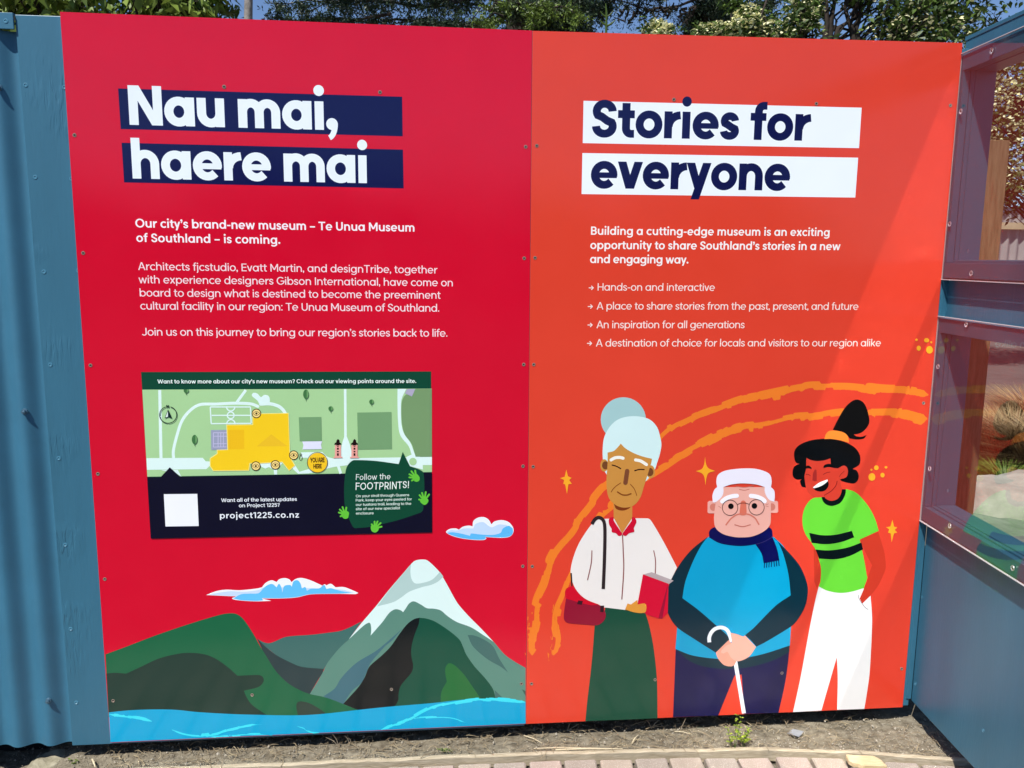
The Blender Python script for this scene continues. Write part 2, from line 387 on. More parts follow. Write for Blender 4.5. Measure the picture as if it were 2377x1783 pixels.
def shape(pr, parent, name, color, tile, pts, mb=None):
    y = pr.lay(); P = [to_plane(tile, p, y) for p in pts]
    A = sum(P[i - 1][0] * P[i][2] - P[i][0] * P[i - 1][2] for i in range(len(P)))
    if A < 0: P = P[::-1]
    m = mb or MB(); m.add(P, [tuple(range(len(P)))])
    return m if mb is not None else build_flat(m, name, color, parent)
def band(pts, wfun, closed=False):
    """quads of a stroke: list of (left, right) pairs with mitred joints"""
    N = len(pts); out = []
    for i, p in enumerate(pts):
        a = pts[i - 1] if (i or closed) else p; b = pts[(i + 1) % N] if (i < N - 1 or closed) else p
        d1 = np.array(p) - np.array(a); d2 = np.array(b) - np.array(p)
        l1, l2 = np.linalg.norm(d1), np.linalg.norm(d2)
        if l1 < 1e-9: d1 = d2; l1 = l2
        if l2 < 1e-9: d2 = d1; l2 = l1
        d1 = d1 / l1; d2 = d2 / l2; d = d1 + d2; q = np.linalg.norm(d); d = d / q if q > 1e-6 else d1
        nn = np.array((-d[1], d[0])); c = max(.5, abs(nn @ np.array((-d1[1], d1[0])))); w = wfun(i / max(1, N - 1), d) / 2 / c
        out.append((np.array(p) + nn * w, np.array(p) - nn * w))
    return out
def stroke(pr, parent, name, color, tile, txt, w, mb=None, cap=True, closed=False, ragged=0, taper=False, n=8, seed=1):
    pts = txt if isinstance(txt, list) else parse(txt)
    if not closed: pts = smooth_open(pts, n)
    r = random.Random(seed)
    if ragged:
        # resample evenly
        Q = [np.array(pts[0])]; 
        for p in pts[1:]:
            p = np.array(p); L = np.linalg.norm(p - Q[-1]); k = max(1, int(L / 7))
            a = Q[-1]
            for t in range(1, k + 1): Q.append(a + (p - a) * t / k)
        pts = [tuple(q) for q in Q]
    B = band(pts, (lambda t, d: w * (1 - .85 * t)) if taper else (lambda t, d: w), closed)
    if ragged:
        l = q = lt = qt = 0; C = []
        for i, (a, b) in enumerate(B):
            l += (lt - l) * .45; q += (qt - q) * .45
            if r.random() < .10: lt = r.gauss(0, ragged * .9); l = lt * r.choice((1, .2))
            if r.random() < .12: qt = r.gauss(0, ragged * .9); q = qt * r.choice((1, .2))
            u = (a - b) / (np.linalg.norm(a - b) + 1e-9); s = .55 * math.sin(i * .11) * ragged
            e = min(1, (i + 1) / 6, (len(B) - i) / 6)
            mid = (a + b) / 2
            C.append((mid + (a - mid) * e + u * (l + s) * e + u * r.uniform(-.16, .16) * ragged, mid + (b - mid) * e + u * (q + s) * e))
        B = C
    y = pr.lay(); m = mb or MB(); vs = [to_plane(tile, p, y) for ab in B for p in ab]; N = len(B)
    fs = [(2 * i, 2 * i + 1, (2 * i + 3) % (2 * N), (2 * i + 2) % (2 * N)) for i in range(N if closed else N - 1)]
    a, b, c = (Vector(vs[fs[0][k]]) for k in (0, 1, 2))
    if (b - a).cross(c - b).y > 0: fs = [f[::-1] for f in fs]
    m.add(vs, fs)
    if cap and not ragged and not closed:
        for (cx, cy_) in (pts[0], pts[-1]) if not taper else (pts[0],):
            y2 = pr.lay(); P = [to_plane(tile, p, y2) for p in ell(cx, cy_, w / 2, n=16)]
            if sum(P[i - 1][0] * P[i][2] - P[i][0] * P[i - 1][2] for i in range(16)) < 0: P = P[::-1]
            m.add(P, [tuple(range(16))])
    return m if mb is not None else build_flat(m, name, color, parent)

# ---- lettering: a geometric sans drawn from strokes (unit = em, x to the right, y up)
XH, CAPH, ASC, DES = .515, .70, .735, -.19
def arc(cx, cy_, rx, ry, a0, a1, n=None):
    n = n or max(4, int(abs(a1 - a0) / 11))
    return [(cx + rx * math.cos(math.radians(a0 + (a1 - a0) * i / n)), cy_ + ry * math.sin(math.radians(a0 + (a1 - a0) * i / n))) for i in range(n + 1)]
def glyph(ch, w, detail=1.0):
    """returns (advance core width, lsb, rsb, strokes, dots); stroke = (points, horizontal weight factor)"""
    h = w * (.80 if w <= .14 else .92); b = w * .66                     # thinner horizontals and bars
    S = []; D = []; x = w / 2; ov = .008
    V = lambda cx, y0, y1, ww=None: S.append(([(cx, y0), (cx, y1)], ww or w, ww or w))
    Hh = lambda x0, x1, y, t=None: S.append(([(x0, y), (x1, y)], t or b, t or b))
    A = lambda pts: S.append((pts, w, h))
    rx = lambda W_: (W_ - w) / 2
    PG = lambda pts: S.append((pts, 0, 0))
    st, rd, dg = .062, .034, .012
    if ch == ' ': return (.205 if w > .14 else .26), 0, 0, [], []
    def bowl(W_, x0=0, top=XH, bot=0, a0=0, a1=360): 
        A(arc(x0 + W_ / 2, (top + bot) / 2, rx(W_), (top - bot - h) / 2 + ov, a0, a1, 30 if abs(a1 - a0) == 360 else None)); 
    if ch in 'adgqbp':
        Wd = .525 + w * .15
        if ch in 'adgq':
            bowl(Wd - w * .12); V(Wd - w / 2, {'a': 0, 'd': 0, 'g': 0, 'q': DES}[ch], {'a': XH, 'd': ASC, 'g': XH, 'q': XH}[ch])
            if ch == 'g': A([(Wd - w / 2, .02), (Wd - w / 2, -.03)] + arc(Wd / 2 - .01, -.03, Wd / 2 - w / 2 + .01, .165 - h * .2, 0, -150)[1:])
            return Wd, rd, st, S, D
        bowl(Wd - w * .12, w * .12); V(w / 2, {'b': 0, 'p': DES}[ch], {'b': ASC, 'p': XH}[ch])
        return Wd, st, rd, S, D
    if ch == 'c':
        Wd = .455 + w * .15; cx = .27 + w * .05; R = cx - w / 2; A(arc(cx, XH / 2, R, (XH - h) / 2 + ov, 44, 316)); return Wd, rd, rd * .6, S, D
    if ch == 'e':
        Wd = .52 + w * .12; R = rx(Wd); cy_ = XH / 2; A(arc(Wd / 2, cy_, R, (XH - h) / 2 + ov, -9, 318, 28)[::1]); Hh(w * .5, Wd - .012, cy_ - .006); return Wd, rd, rd, S, D
    if ch == 'o': Wd = .525 + w * .13; bowl(Wd); return Wd, rd, rd, S, D
    if ch == 's':
        Wd = .36 + w * .28; c = Wd / 2; r1 = Wd / 2 - w / 2; q = (XH - h) / 4 + ov / 2; y1 = XH - h / 2 + ov - q; y0 = h / 2 - ov + q
        p = arc(c, y1, r1 * .93, q, 3, 90) + arc(c, y1, r1 * .93, q, 90, 205)[1:] + [(c - r1 * .35, XH / 2 + q * .28), (c + r1 * .35, XH / 2 - q * .28)] + arc(c, y0, r1, q, 25, -90) + arc(c, y0, r1, q, -90, -177)[1:]
        S.append((p, w * .93, h)); return Wd, rd * .8, rd * .8, S, D
    if ch in 'nhmru':
        if ch == 'm':
            Wd = .735 + w * .27; xc = [w / 2, Wd / 2, Wd - w / 2]; V(xc[0], 0, XH)
            for k in (0, 1):
                R = (xc[k + 1] - xc[k]) / 2; A(arc((xc[k] + xc[k + 1]) / 2, XH - h / 2 + ov - R * 1.05, R, R * 1.05, 172, 0) + [(xc[k + 1], 0)])
            return Wd, st, st, S, D
        Wd = .455 + w * .28; R = rx(Wd)
        if ch in 'nh': V(w / 2, 0, XH if ch == 'n' else ASC); A(arc(Wd / 2, XH - h / 2 + ov - R * 1.05, R, R * 1.05, 172, 0) + [(Wd - w / 2, 0)]); return Wd, st, st, S, D
        if ch == 'u': V(Wd - w / 2, 0, XH); A([(w / 2, XH)] + arc(Wd / 2, h / 2 - ov + R * 1.05, R, R * 1.05, 180, 352)); return Wd, st, st, S, D
        Wd = .27 + w * .35; V(w / 2, 0, XH); r_ = Wd - w / 2; A(arc(Wd + .01, XH - h * .52 + ov - r_ * .9, r_, r_ * .9, 178, 92)); return Wd, st, .01, S, D
    if ch == 't':
        Wd = .27 + w * .42; cx = .085 + w * .5; A([(cx, .655)] + arc(cx + .105, h / 2 + .105 - .002, .105, .105, 180, 265) + [(Wd - .005, h / 2)]); Hh(0, Wd, XH - h / 2 + .004, h); return Wd, .02, .02, S, D
    if ch == 'f':
        Wd = .27 + w * .42; cx = .085 + w * .5; A([(cx, 0)] + arc(cx + .11, ASC - h / 2 - .11, .11, .11, 180, 95) + [(Wd, ASC - h / 2)]); Hh(0, Wd - .01, XH - h / 2 + .004, h); return Wd, .02, .005, S, D
    if ch in 'ij':
        dr = w * .60; V(dr, 0 if ch == 'i' else -.06, XH) if ch == 'i' else A([(dr, XH), (dr, -.07)] + arc(dr - .105, -.07, .105, .105, 0, -75)[1:])
        D.append((dr, XH + .075 + dr + w * .12, dr)); return 2 * dr, st * .85, st * .85, S, D
    if ch == 'l': V(w / 2, 0, ASC); return w, st, st, S, D
    if ch == 'k':
        Wd = .41 + w * .45; V(w / 2, 0, ASC); S.append(([(w * .6, .17), (Wd - w * .68, XH)], w, w * .95)); S.append(([(w + .08, .27), (Wd - w * .62, 0)], w * .95, w * .95)); return Wd, st, .01, S, D
    if ch in 'vwyx':
        if ch == 'w':
            Wd = .70 + w * .55; P = [w * .52, Wd * .29, Wd * .5, Wd * .71, Wd - w * .52]; Y = [XH, .0, XH * .97, 0., XH]
            for k in range(4): S.append(([(P[k], Y[k]), (P[k + 1], Y[k + 1])], w * .93, w * .93))
            return Wd, dg, dg, S, D
        Wd = .43 + w * .5; i_ = w * .55
        if ch == 'x': S.append(([(i_, XH), (Wd - i_, 0)], w, w)); S.append(([(Wd - i_, XH), (i_, 0)], w, w)); return Wd, dg, dg, S, D
        q = w * 1.07; c_ = Wd / 2
        if ch == 'v': PG([(0, XH), (q, XH), (c_ + q * .5, 0), (c_ - q * .5, 0)]); PG([(Wd - q, XH), (Wd, XH), (c_ + q * .5, 0), (c_ - q * .5, 0)])
        else:
            PG([(0, XH), (q, XH), (c_ + q * .5, 0), (c_ - q * .42, 0)]); e = (c_ - q * .5) * (-DES) / XH; PG([(Wd - q, XH), (Wd, XH), (c_ + q * .5 - e, DES), (c_ - q * .5 - e, DES)])
        return Wd, (-.03 if w > .14 else dg), (-.03 if w > .14 else dg), S, D
    if ch == 'z': Wd = .38 + w * .3; Hh(.01, Wd, XH - h / 2, h); Hh(.01, Wd, h / 2, h); S.append(([(Wd - w * .6, XH - h * .6), (w * .6, h * .6)], w, w)); return Wd, .03, .03, S, D
    C = CAPH
    if ch == 'N': Wd = .52 + w * .5; V(w / 2, 0, C); V(Wd - w / 2, 0, C); PG([(w * .1, C), (w * 1.18, C), (Wd - w * .1, 0), (Wd - w * 1.18, 0)]); return Wd, st, st, S, D
    if ch == 'S':
        Wd = .43 + w * .42; c = Wd / 2; r1 = Wd / 2 - w / 2; q = (C - h) / 4 + ov / 2; y1 = C - h / 2 + ov - q; y0 = h / 2 - ov + q
        p = arc(c, y1, r1 * .95, q, 0, 90) + arc(c, y1, r1 * .95, q, 90, 212)[1:] + [(c - r1 * .3, C / 2 + q * .24), (c + r1 * .3, C / 2 - q * .24)] + arc(c, y0, r1, q, 30, -90) + arc(c, y0, r1, q, -90, -180)[1:]
        S.append((p, w, h)); return Wd, rd, rd, S, D
    if ch in 'OQGC':
        Wd = (.70 if ch in 'OQ' else .66) + w * .2; R = (.70 + w * .2 - w) / 2; c = (.70 + w * .2) / 2; ry = (C - h) / 2 + ov
        if ch in 'OQ': A(arc(c, C / 2, R, ry, 0, 360, 36))
        if ch == 'Q': S.append(([(Wd * .58, .2), (Wd * .93, -.03)], w, w))
        if ch == 'C': A(arc(c, C / 2, R, ry, 42, 318))
        if ch == 'G': A(arc(c, C / 2, R, ry, 42, 352)); Hh(c, c + R + w * .45, C / 2 - .02, h)
        return Wd, rd, rd, S, D
    if ch in 'TEFHIJUMABPRYLK':
        if ch == 'T': Wd = .52 + w * .3; V(Wd / 2, 0, C); Hh(0, Wd, C - h / 2, h); return Wd, .02, .02, S, D
        if ch in 'EF':
            Wd = .42 + w * .4; V(w / 2, 0, C); Hh(w * .6, Wd, C - h / 2, h); Hh(w * .6, Wd * .93, C / 2 + .01, h)
            if ch == 'E': Hh(w * .6, Wd, h / 2, h)
            return Wd, st, .03, S, D
        if ch == 'H': Wd = .52 + w * .5; V(w / 2, 0, C); V(Wd - w / 2, 0, C); Hh(w * .6, Wd - w * .6, C / 2, h); return Wd, st, st, S, D
        if ch == 'I': V(w / 2, 0, C); return w, st, st, S, D
        if ch == 'L': Wd = .38 + w * .4; V(w / 2, 0, C); Hh(w * .6, Wd, h / 2, h); return Wd, st, .02, S, D
        if ch == 'J': Wd = .40 + w * .3; A([(Wd - w / 2, C), (Wd - w / 2, .2)] + arc(Wd / 2 - .01, .2, Wd / 2 - w / 2 + .01, .2 - h / 2, 0, -155)[1:]); return Wd, .02, st, S, D
        if ch == 'U': Wd = .50 + w * .45; R = rx(Wd); A([(w / 2, C)] + arc(Wd / 2, h / 2 - ov + R, R, R, 180, 360) + [(Wd - w / 2, C)]); return Wd, st, st, S, D
        if ch == 'M': Wd = .64 + w * .6; V(w / 2, 0, C); V(Wd - w / 2, 0, C); S.append(([(w * .6, C - w * .2), (Wd / 2, .17)], w * .95, w)); S.append(([(Wd - w * .6, C - w * .2), (Wd / 2, .17)], w * .95, w)); return Wd, st, st, S, D
        if ch == 'A': Wd = .60 + w * .5; S.append(([(w * .5, 0), (Wd / 2 - w * .08, C)], w, w)); S.append(([(Wd - w * .5, 0), (Wd / 2 + w * .08, C)], w, w)); Hh(Wd * .24, Wd * .76, .22, b); return Wd, dg, dg, S, D
        if ch in 'BPR':
            Wd = .46 + w * .4; V(w / 2, 0, C); q = .5 if ch == 'B' else .44; R1 = (C * (1 - q) - h) / 2 + h * (.5 if ch == 'B' else .35); 
            yt = C - h / 2; ym = C * q if ch == 'B' else C * q - .03; r = (yt - ym) / 2; xr = Wd - w / 2 - (.03 if ch == 'B' else 0)
            A([(w * .6, yt), (xr - r, yt)] + arc(xr - r, ym + r, r, r, 90, -90)[1:] + [(w * .6, ym)])
            if ch == 'B': r = (ym - h / 2) / 2; xr = Wd - w / 2; A([(w * .6, ym), (xr - r, ym)] + arc(xr - r, h / 2 + r, r, r, 90, -90)[1:] + [(w * .6, h / 2)])
            if ch == 'R': S.append(([(Wd * .5, ym), (Wd - w * .5, 0)], w, w))
            return Wd, st, rd, S, D
        if ch == 'Y': Wd = .54 + w * .5; V(Wd / 2, 0, .3); S.append(([(w * .52, C), (Wd / 2, .26)], w, w)); S.append(([(Wd - w * .52, C), (Wd / 2, .26)], w, w)); return Wd, dg, dg, S, D
        if ch == 'K': return glyph('k', w)
    if ch == 'W':
        Wd = .90 + w * .6; P = [w * .52, Wd * .28, Wd * .5, Wd * .72, Wd - w * .52]; Y = [C, 0, C * .95, 0, C]
        for k in range(4): S.append(([(P[k], Y[k]), (P[k + 1], Y[k + 1])], w * .93, w * .93))
        return Wd, dg, dg, S, D
    if ch == '1': Wd = .17 + w * .9; V(Wd - w / 2, 0, C); S.append(([(.0, C - h * 1.15), (Wd - w * .5, C - h * .45)], h, h)); return Wd, .02, .05, S, D
    if ch == '2':
        Wd = .42 + w * .35; r = Wd / 2 - w / 2; A(arc(Wd / 2, C - h / 2 - r * .93, r, r * .93, 165, -38) + [(w * .5, h * .7)]); Hh(.01, Wd, h / 2, h); return Wd, rd, rd, S, D
    if ch == '5':
        Wd = .42 + w * .35; r = Wd / 2 - w / 2; Hh(w * .4, Wd - .02, C - h / 2, h); S.append(([(w * .75, C - h * .5), (w * .62, .36)], w * .9, w * .9)); A(arc(Wd / 2, h / 2 + .20, r, .205, 135, -160)); return Wd, rd, rd, S, D
    if ch == '.': r = w * .62; D.append((r, r, r)); return 2 * r, .04, .04, S, D
    if ch == ':': r = w * .60; D += [(r, r, r), (r, XH - r, r)]; return 2 * r, .05, .05, S, D
    if ch in ",'":
        r = w * .66; y0 = r if ch == ',' else C - r * .9; D.append((r, y0, r))
        S.append((arc(r * .25, y0 + r * .1, r * 1.28, r * 2.45, 0, -78, 8), r * .95, r * .8)); return 2 * r, .02, .035, S, D
    if ch == '-': Hh(0, .24 + w * .3, XH / 2 + .01, h); return .24 + w * .3, .035, .035, S, D
    if ch == '–': Hh(0, .42, XH / 2 + .01, h); return .42, .04, .04, S, D
    if ch == '?': Wd = .38 + w * .4; r = Wd / 2 - w / 2; A(arc(Wd / 2, C - h / 2 - r * .85, r, r * .85, 168, -45) + [(Wd / 2, .24), (Wd / 2, .2)]); D.append((Wd / 2, w * .6, w * .6)); return Wd, rd, rd, S, D
    if ch == '!': r = w * .6; V(r, .21, C); D.append((r, r, r)); return 2 * r, .06, .06, S, D
    if ch == '>':
        Wd = .46; S.append(([(0, .26), (Wd, .26)], w * .8, w * .8)); S.append(([(Wd - .2, .46), (Wd, .26), (Wd - .2, .06)], w * .8, w * .8)); return Wd, 0, 0, S, D
    raise ValueError(ch)
def text(pr, parent, name, color, tile, s, p0, p1, cap_px, w=.11, hand=0, condense=1.0, fit=True):
    """one printed line from baseline point p0 to p1 (tile pixels), capitals cap_px tall"""
    B0 = Vector(to_plane(tile, p0)); B1 = Vector(to_plane(tile, p1)); T = Vector(to_plane(tile, (p0[0], p0[1] - cap_px)))
    em = (T.z - B0.z) / CAPH; L = (B1 - B0).length; ux = (B1 - B0).normalized()
    G = [glyph(c, w / condense if condense < 1 and False else w) for c in s]
    core = sum(g_[0] for g_ in G) * condense; sb = sum(G[i][2] + G[i + 1][1] for i in range(len(G) - 1)) * condense
    tgt = L / em; tr = (tgt - core - sb) / max(1, len(G) - 1); sx = 1.0
    lim = .045
    if w > .14 and condense == 1:        # display size: letters nearly touch
        G = [(a, l * .38, r_ * .38, s_, d) for a, l, r_, s_, d in G]; sb *= .38; lim = 9
        tr = 0; sx = tgt / (core + sb)
    if abs(tr) > lim:       # the rest is taken up by the letters' width
        e = tr - math.copysign(lim, tr); tr = math.copysign(lim, tr); sx = 1 + e * (len(G) - 1) / (core + sb)
    sx *= condense; m = MB(); x = 0; y = pr.lay(); st_ = 5e-6; r = random.Random(len(s) + 3)
    uz = Vector((0, 0, 1)) if ux.x > .5 else Vector((0, 0, 1))
    n = Vector((-ux.z, 0, ux.x)); uz = (n + Vector((0, 0, 1))).normalized()
    for i, (adv, lsb, rsb, S, D) in enumerate(G):
        jx = r.uniform(-.012, .012) * hand; jy = r.uniform(-.03, .03) * hand; ja = r.uniform(-.05, .05) * hand
        def P(p, dy):
            px, py = p[0], p[1]
            if hand: px, py = px + py * (ja + .06), py + jy - px * ja * .5
            q = B0 + ux * (x + (px * sx)) * em + uz * (py * em); return (q.x, y - dy, q.z)
        k = 0
        for pts, wv, wh in S:
            if wv == 0: k += 1; m.add([P(q, k * st_) for q in pts], [tuple(range(len(pts)))[::-1]]); continue
            k += 1; B = band([(a * 1.0, b_) for a, b_ in pts], lambda t, d: wh + (wv - wh) * abs(d[1]) ** 1.3, closed=(len(pts) > 12 and abs(pts[0][0] - pts[-1][0]) < 1e-6 and abs(pts[0][1] - pts[-1][1]) < 1e-6 and False))
            if len(pts) > 12 and abs(pts[0][0] - pts[-1][0]) + abs(pts[0][1] - pts[-1][1]) < 1e-6:
                q = band(pts[:-1], lambda t, d: wh + (wv - wh) * abs(d[1]) ** 1.3, closed=True); B = q + [q[0]]
            vs = [P(p, k * st_) for ab in B for p in ab]
            fs = [(2 * j, 2 * j + 2, 2 * j + 3, 2 * j + 1) for j in range(len(B) - 1)]
            a, b_, c = (Vector(vs[fs[0][q_]]) for q_ in (0, 1, 2))
            if (b_ - a).cross(c - b_).y > 0: fs = [f[::-1] for f in fs]
            m.add(vs, fs)
            if hand:
                for e in (pts[0], pts[-1]): k += 1; m.add([P(q, k * st_) for q in arc(e[0], e[1], wh / 2, wh / 2, 0, 330, 11)], [tuple(range(12))])
        for cx, cy_, rr in D:
            k += 1; n_ = 18; m.add([P((cx + rr * math.cos(2 * math.pi * j / n_), cy_ + rr * math.sin(2 * math.pi * j / n_)), k * st_) for j in range(n_)], [tuple(range(n_))])
        if w > .14 and condense == 1 and m.v: build_flat(m, 'heading_letter', color, parent); m = MB()
        x += (adv + rsb + (G[i + 1][1] if i + 1 < len(G) else 0)) * sx + tr
    return build_flat(m, name, color, parent) if m.v else None

# ------------------------------------------------------------------ the two signs
RED, ORANGE, NAVY, WHITE = '#d50032', '#e24633', '#0a0048', '#f0f8ff'
edge_m = mat('sheet_edge', (.55, .50, .50), .5, .4)
def sheet(name, label, corners, color, loc):
    root = thing(name, label, 'sign', loc)
    P = [on_y(*pix(*c)) for c in corners]; m = MB()
    vs = [(p.x, 0, p.z) for p in P] + [(p.x, .003, p.z) for p in P]
    m.add(vs, [(3, 2, 1, 0), (4, 5, 6, 7)] + [(i, (i + 1) % 4, 4 + (i + 1) % 4, 4 + i) for i in range(4)])
    o = m.build('sheet', ink(color), root); o.data.materials.append(edge_m)
    for p in o.data.polygons:
        if abs(p.normal.y) < .5: p.material_index = 1
    return root, Print(root)
red, PR = sheet('red_sign', 'red printed museum sign with white on navy heading, site map and snowy mountain', [('A0', 513, 101), ('C0', 130, 262), ('C3', 75, 1281), ('A3', 945, 1442)], RED, (.6, 0, Z0))
org, PO = sheet('orange_sign', 'orange printed museum sign with navy on white heading and three cartoon people', [('C0', 133.5, 264), ('D0', 1686, 368), ('D3', 1172, 1138), ('C3', 77.5, 1281)], ORANGE, (1.8, 0, Z0))
def scr(root, L):
    for t, x, y in L:
        P = on_y(*pix(t, x, y)); put_screw(SCR, (P.x, -.0001, P.z), root)
scr(red, [('A0', 1918, 743), ('A0', 638, 1157), ('B0', 1040, 790), ('A1', 712, 507), ('A1', 775, 1468), ('A2', 838, 738), ('A2', 897, 1638), ('A3', 968, 1083), ('A3', 2158, 1033),
          ('B3', 1138, 985), ('C0', 75, 1257), ('C1', 62, 552), ('C1', 58, 1461), ('C2', 52, 672), ('C2', 50, 1528), ('C3', 38, 938)])
scr(org, [('C0', 170, 1248), ('C0', 1343, 852), ('D0', 435, 888), ('D0', 1582, 903), ('C1', 155, 548), ('C1', 144, 1461), ('C2', 139, 676), ('C2', 131, 1529), ('C3', 125, 938),
          ('C3', 1182, 903), ('D2', 1352, 132), ('D3', 1165, 810), ('D3', 140, 845)])

# ---- red sign: headings and text
poly(PR, red, 'heading_bar', NAVY, 'B0', '-1202,757! 1230,828! 1235,1167! -1179,1105!')
poly(PR, red, 'heading_bar', NAVY, 'B0', '-1172,1222! 1237,1281! 1243,1613! -1150,1562!')
text(PR, red, 'heading_lettering', WHITE, 'B0', 'Nau mai,', (-1102, 1068), (680, 1115), 338, .166)
text(PR, red, 'heading_lettering', WHITE, 'B0', 'haere mai', (-1076, 1528), (935, 1568), 332, .160)
PR.k = 3
text(PR, red, 'intro_lettering', '#fff4f8', 'B1', "Our city's brand-new museum – Te Unua Museum", (-1052, 287), (1335, 324), 74, .132)
text(PR, red, 'intro_lettering', '#fff4f8', 'B1', 'of Southland – is coming.', (-1044, 411), (187, 429), 73, .132)
for s, a, b in [('Architects fjcstudio, Evatt Martin, and designTribe, together', (-1029, 652), (1532, 682)), ('with experience designers Gibson International, have come on', (-1025, 765), (1663, 792)),
                ('board to design what is destined to become the preeminent', (-1015, 878), (1558, 898)), ('cultural facility in our region: Te Unua Museum of Southland.', (-1010, 990), (1547, 1009)),
                ("Join us on this journey to bring our region's stories back to life.", (-997, 1213), (1617, 1223))]:
    text(PR, red, 'body_lettering', '#ffe0e6', 'B1', s, a, b, 66, .098)

# ---- red sign: map poster
mp_ = poly(PR, red, 'map_panel', '#0a4a38', 'B2', '-1005,-134! 1478,-139! 1484,722! 1486,1238! -920,1290! -951,762!')
MG = '#acd69a'; MW = '#e2faf2'
poly(PR, mp_, 'map_field', MG, 'B2', '-994,17! 1481,8! 1484,722! -951,762!')
m = MB()
stroke(PR, mp_, '', MW, 'B2', [(-845, 20), (-834, 605)], 26, m, cap=False)
stroke(PR, mp_, '', MW, 'B2', '-727,600 -727,530 -695,400 -655,285 -590,200 -500,145 -360,140 -210,133 -70,138 -5,160', 25, m)
stroke(PR, mp_, '', MW, 'B2', [(-190, 132), (-108, 20)], 24, m, cap=False)
poly(PR, mp_, '', MW, 'B2', '-958,603! -477,600! -452,630! -412,632! -412,665! -447,697! -954,703!', m)
poly(PR, mp_, '', MW, 'B2', '-55,70 -45,45 -10,50 20,80 50,62 85,70 98,110 80,145 20,150 -10,110', m)
stroke(PR, mp_, '', MW, 'B2', '20,140 100,138 170,158 210,190 232,225', 28, m)
stroke(PR, mp_, '', MW, 'B2', [(742, 12), (745, 430)], 22, m, cap=False)
poly(PR, mp_, '', MW, 'B2', '734,420! 757,420! 780,480 800,560! 800,610! 690,610! 700,560 715,480', m)
poly(PR, mp_, '', MW, 'B2', '365,553! 545,550! 590,590 640,606! 1100,598! 1484,592! 1484,662! 760,664! 640,680 520,712 430,733! 340,737! 300,700! 268,660! 300,640! 350,720! 450,690! 420,600! 365,600!', m)
poly(PR, mp_, '', MW, 'B2', '1190,10! 1265,10! 1225,100 1220,200 1225,320 1250,400 1300,470 1335,562! 1372,580 1405,625! 1407,700! 1250,660! 1270,590! 1310,572! 1285,500 1215,410 1195,300 1190,150', m)
stroke(PR, mp_, '', MW, 'B2', [(680, 660), (705, 735)], 24, m, cap=False)
poly(PR, mp_, '', MW, 'B2', '0,650! 210,640! 160,700! 160,743! 135,743! 130,700! 90,680! 60,692! 30,680!', m)
poly(PR, mp_, '', MW, 'B2', '-837,705! -690,703! -660,760! -700,735!', m)
GD = [((-412, 165), (-68, 165)), ((-68, 165), (-62, 305)), ((-62, 305), (-404, 308)), ((-404, 308), (-412, 165)), ((-400, 237), (-68, 237))]
for a, b in GD: stroke(PR, mp_, '', MW, 'B2', [a, b], 11, m, cap=False)
stroke(PR, mp_, '', MW, 'B2', ell(-237, 237, 29), 11, m, closed=True)
stroke(PR, mp_, '', MW, 'B2', ell(-237, 160, 36, 40, 16, 5, 175), 11, m, closed=False)
stroke(PR, mp_, '', MW, 'B2', ell(-235, 312, 36, 38, 16, 185, 355), 11, m, closed=False)
m.build('map_roads', ink(MW), mp_)
poly(PR, mp_, 'map_block', '#7a9c6c', 'B2', '1262,60 1310,76! 1342,10! 1483,10! 1484,590! 1345,590! 1310,480 1252,400 1230,320 1222,200 1230,110')
poly(PR, mp_, 'map_block', '#78a272', 'B2', '345,253! 538,250! 543,455! 353,457!'); poly(PR, mp_, 'map_block', '#78a272', 'B2', '845,213! 1138,208! 1143,525! 852,530!')
shape(PR, mp_, 'map_roundabout', MG, 'B2', ell(1322, 632, 32))
poly(PR, mp_, 'map_building', '#b2adc4', 'B2', '1272,11! 1342,11! 1313,75! 1253,48!')
poly(PR, mp_, 'map_building', '#e6e8fa', 'B2', '375,460! 545,458! 535,490! 543,525! 378,528! 385,490!')
poly(PR, mp_, 'map_courts', '#a0a5bc', 'B2', '-407,362! -262,360! -262,530! -404,532!')
m = MB()
for L in (((-385, 385), (-272, 385)), ((-385, 508), (-272, 506)), ((-385, 385), (-385, 508)), ((-345, 385), (-345, 506)), ((-322, 385), (-322, 506)), ((-300, 385), (-300, 506)), ((-385, 415), (-270, 415)), ((-385, 480), (-270, 478))):
    stroke(PR, mp_, '', '', 'B2', list(L), 6, m, cap=False)
m.build('map_court_lines', ink('#c8c4e2'), mp_)
poly(PR, mp_, 'map_site', '#fff08a', 'B2', '-274,316! -51,314! -51,221! 259,216! 272,590! 314,665! 263,712! 203,638! 2,650! -71,650! -79,710! -387,713! -416,672! -416,602! -356,563! -356,531! -266,528!')
poly(PR, mp_, 'map_site', '#fcd128', 'B2', '-268,321! -45,319! -45,226! 254,221! 267,592! 307,665! 262,706! 205,632! 0,644! -77,644! -85,704! -385,707! -410,670! -410,606! -350,567! -350,536! -260,533!')
poly(PR, mp_, 'map_building', '#f7c325', 'B2', '-260,362! -122,360! -120,525! -258,527!')
poly(PR, mp_, 'map_building', '#f3c42e', 'B2', '-15,502! 110,398! 248,500!')
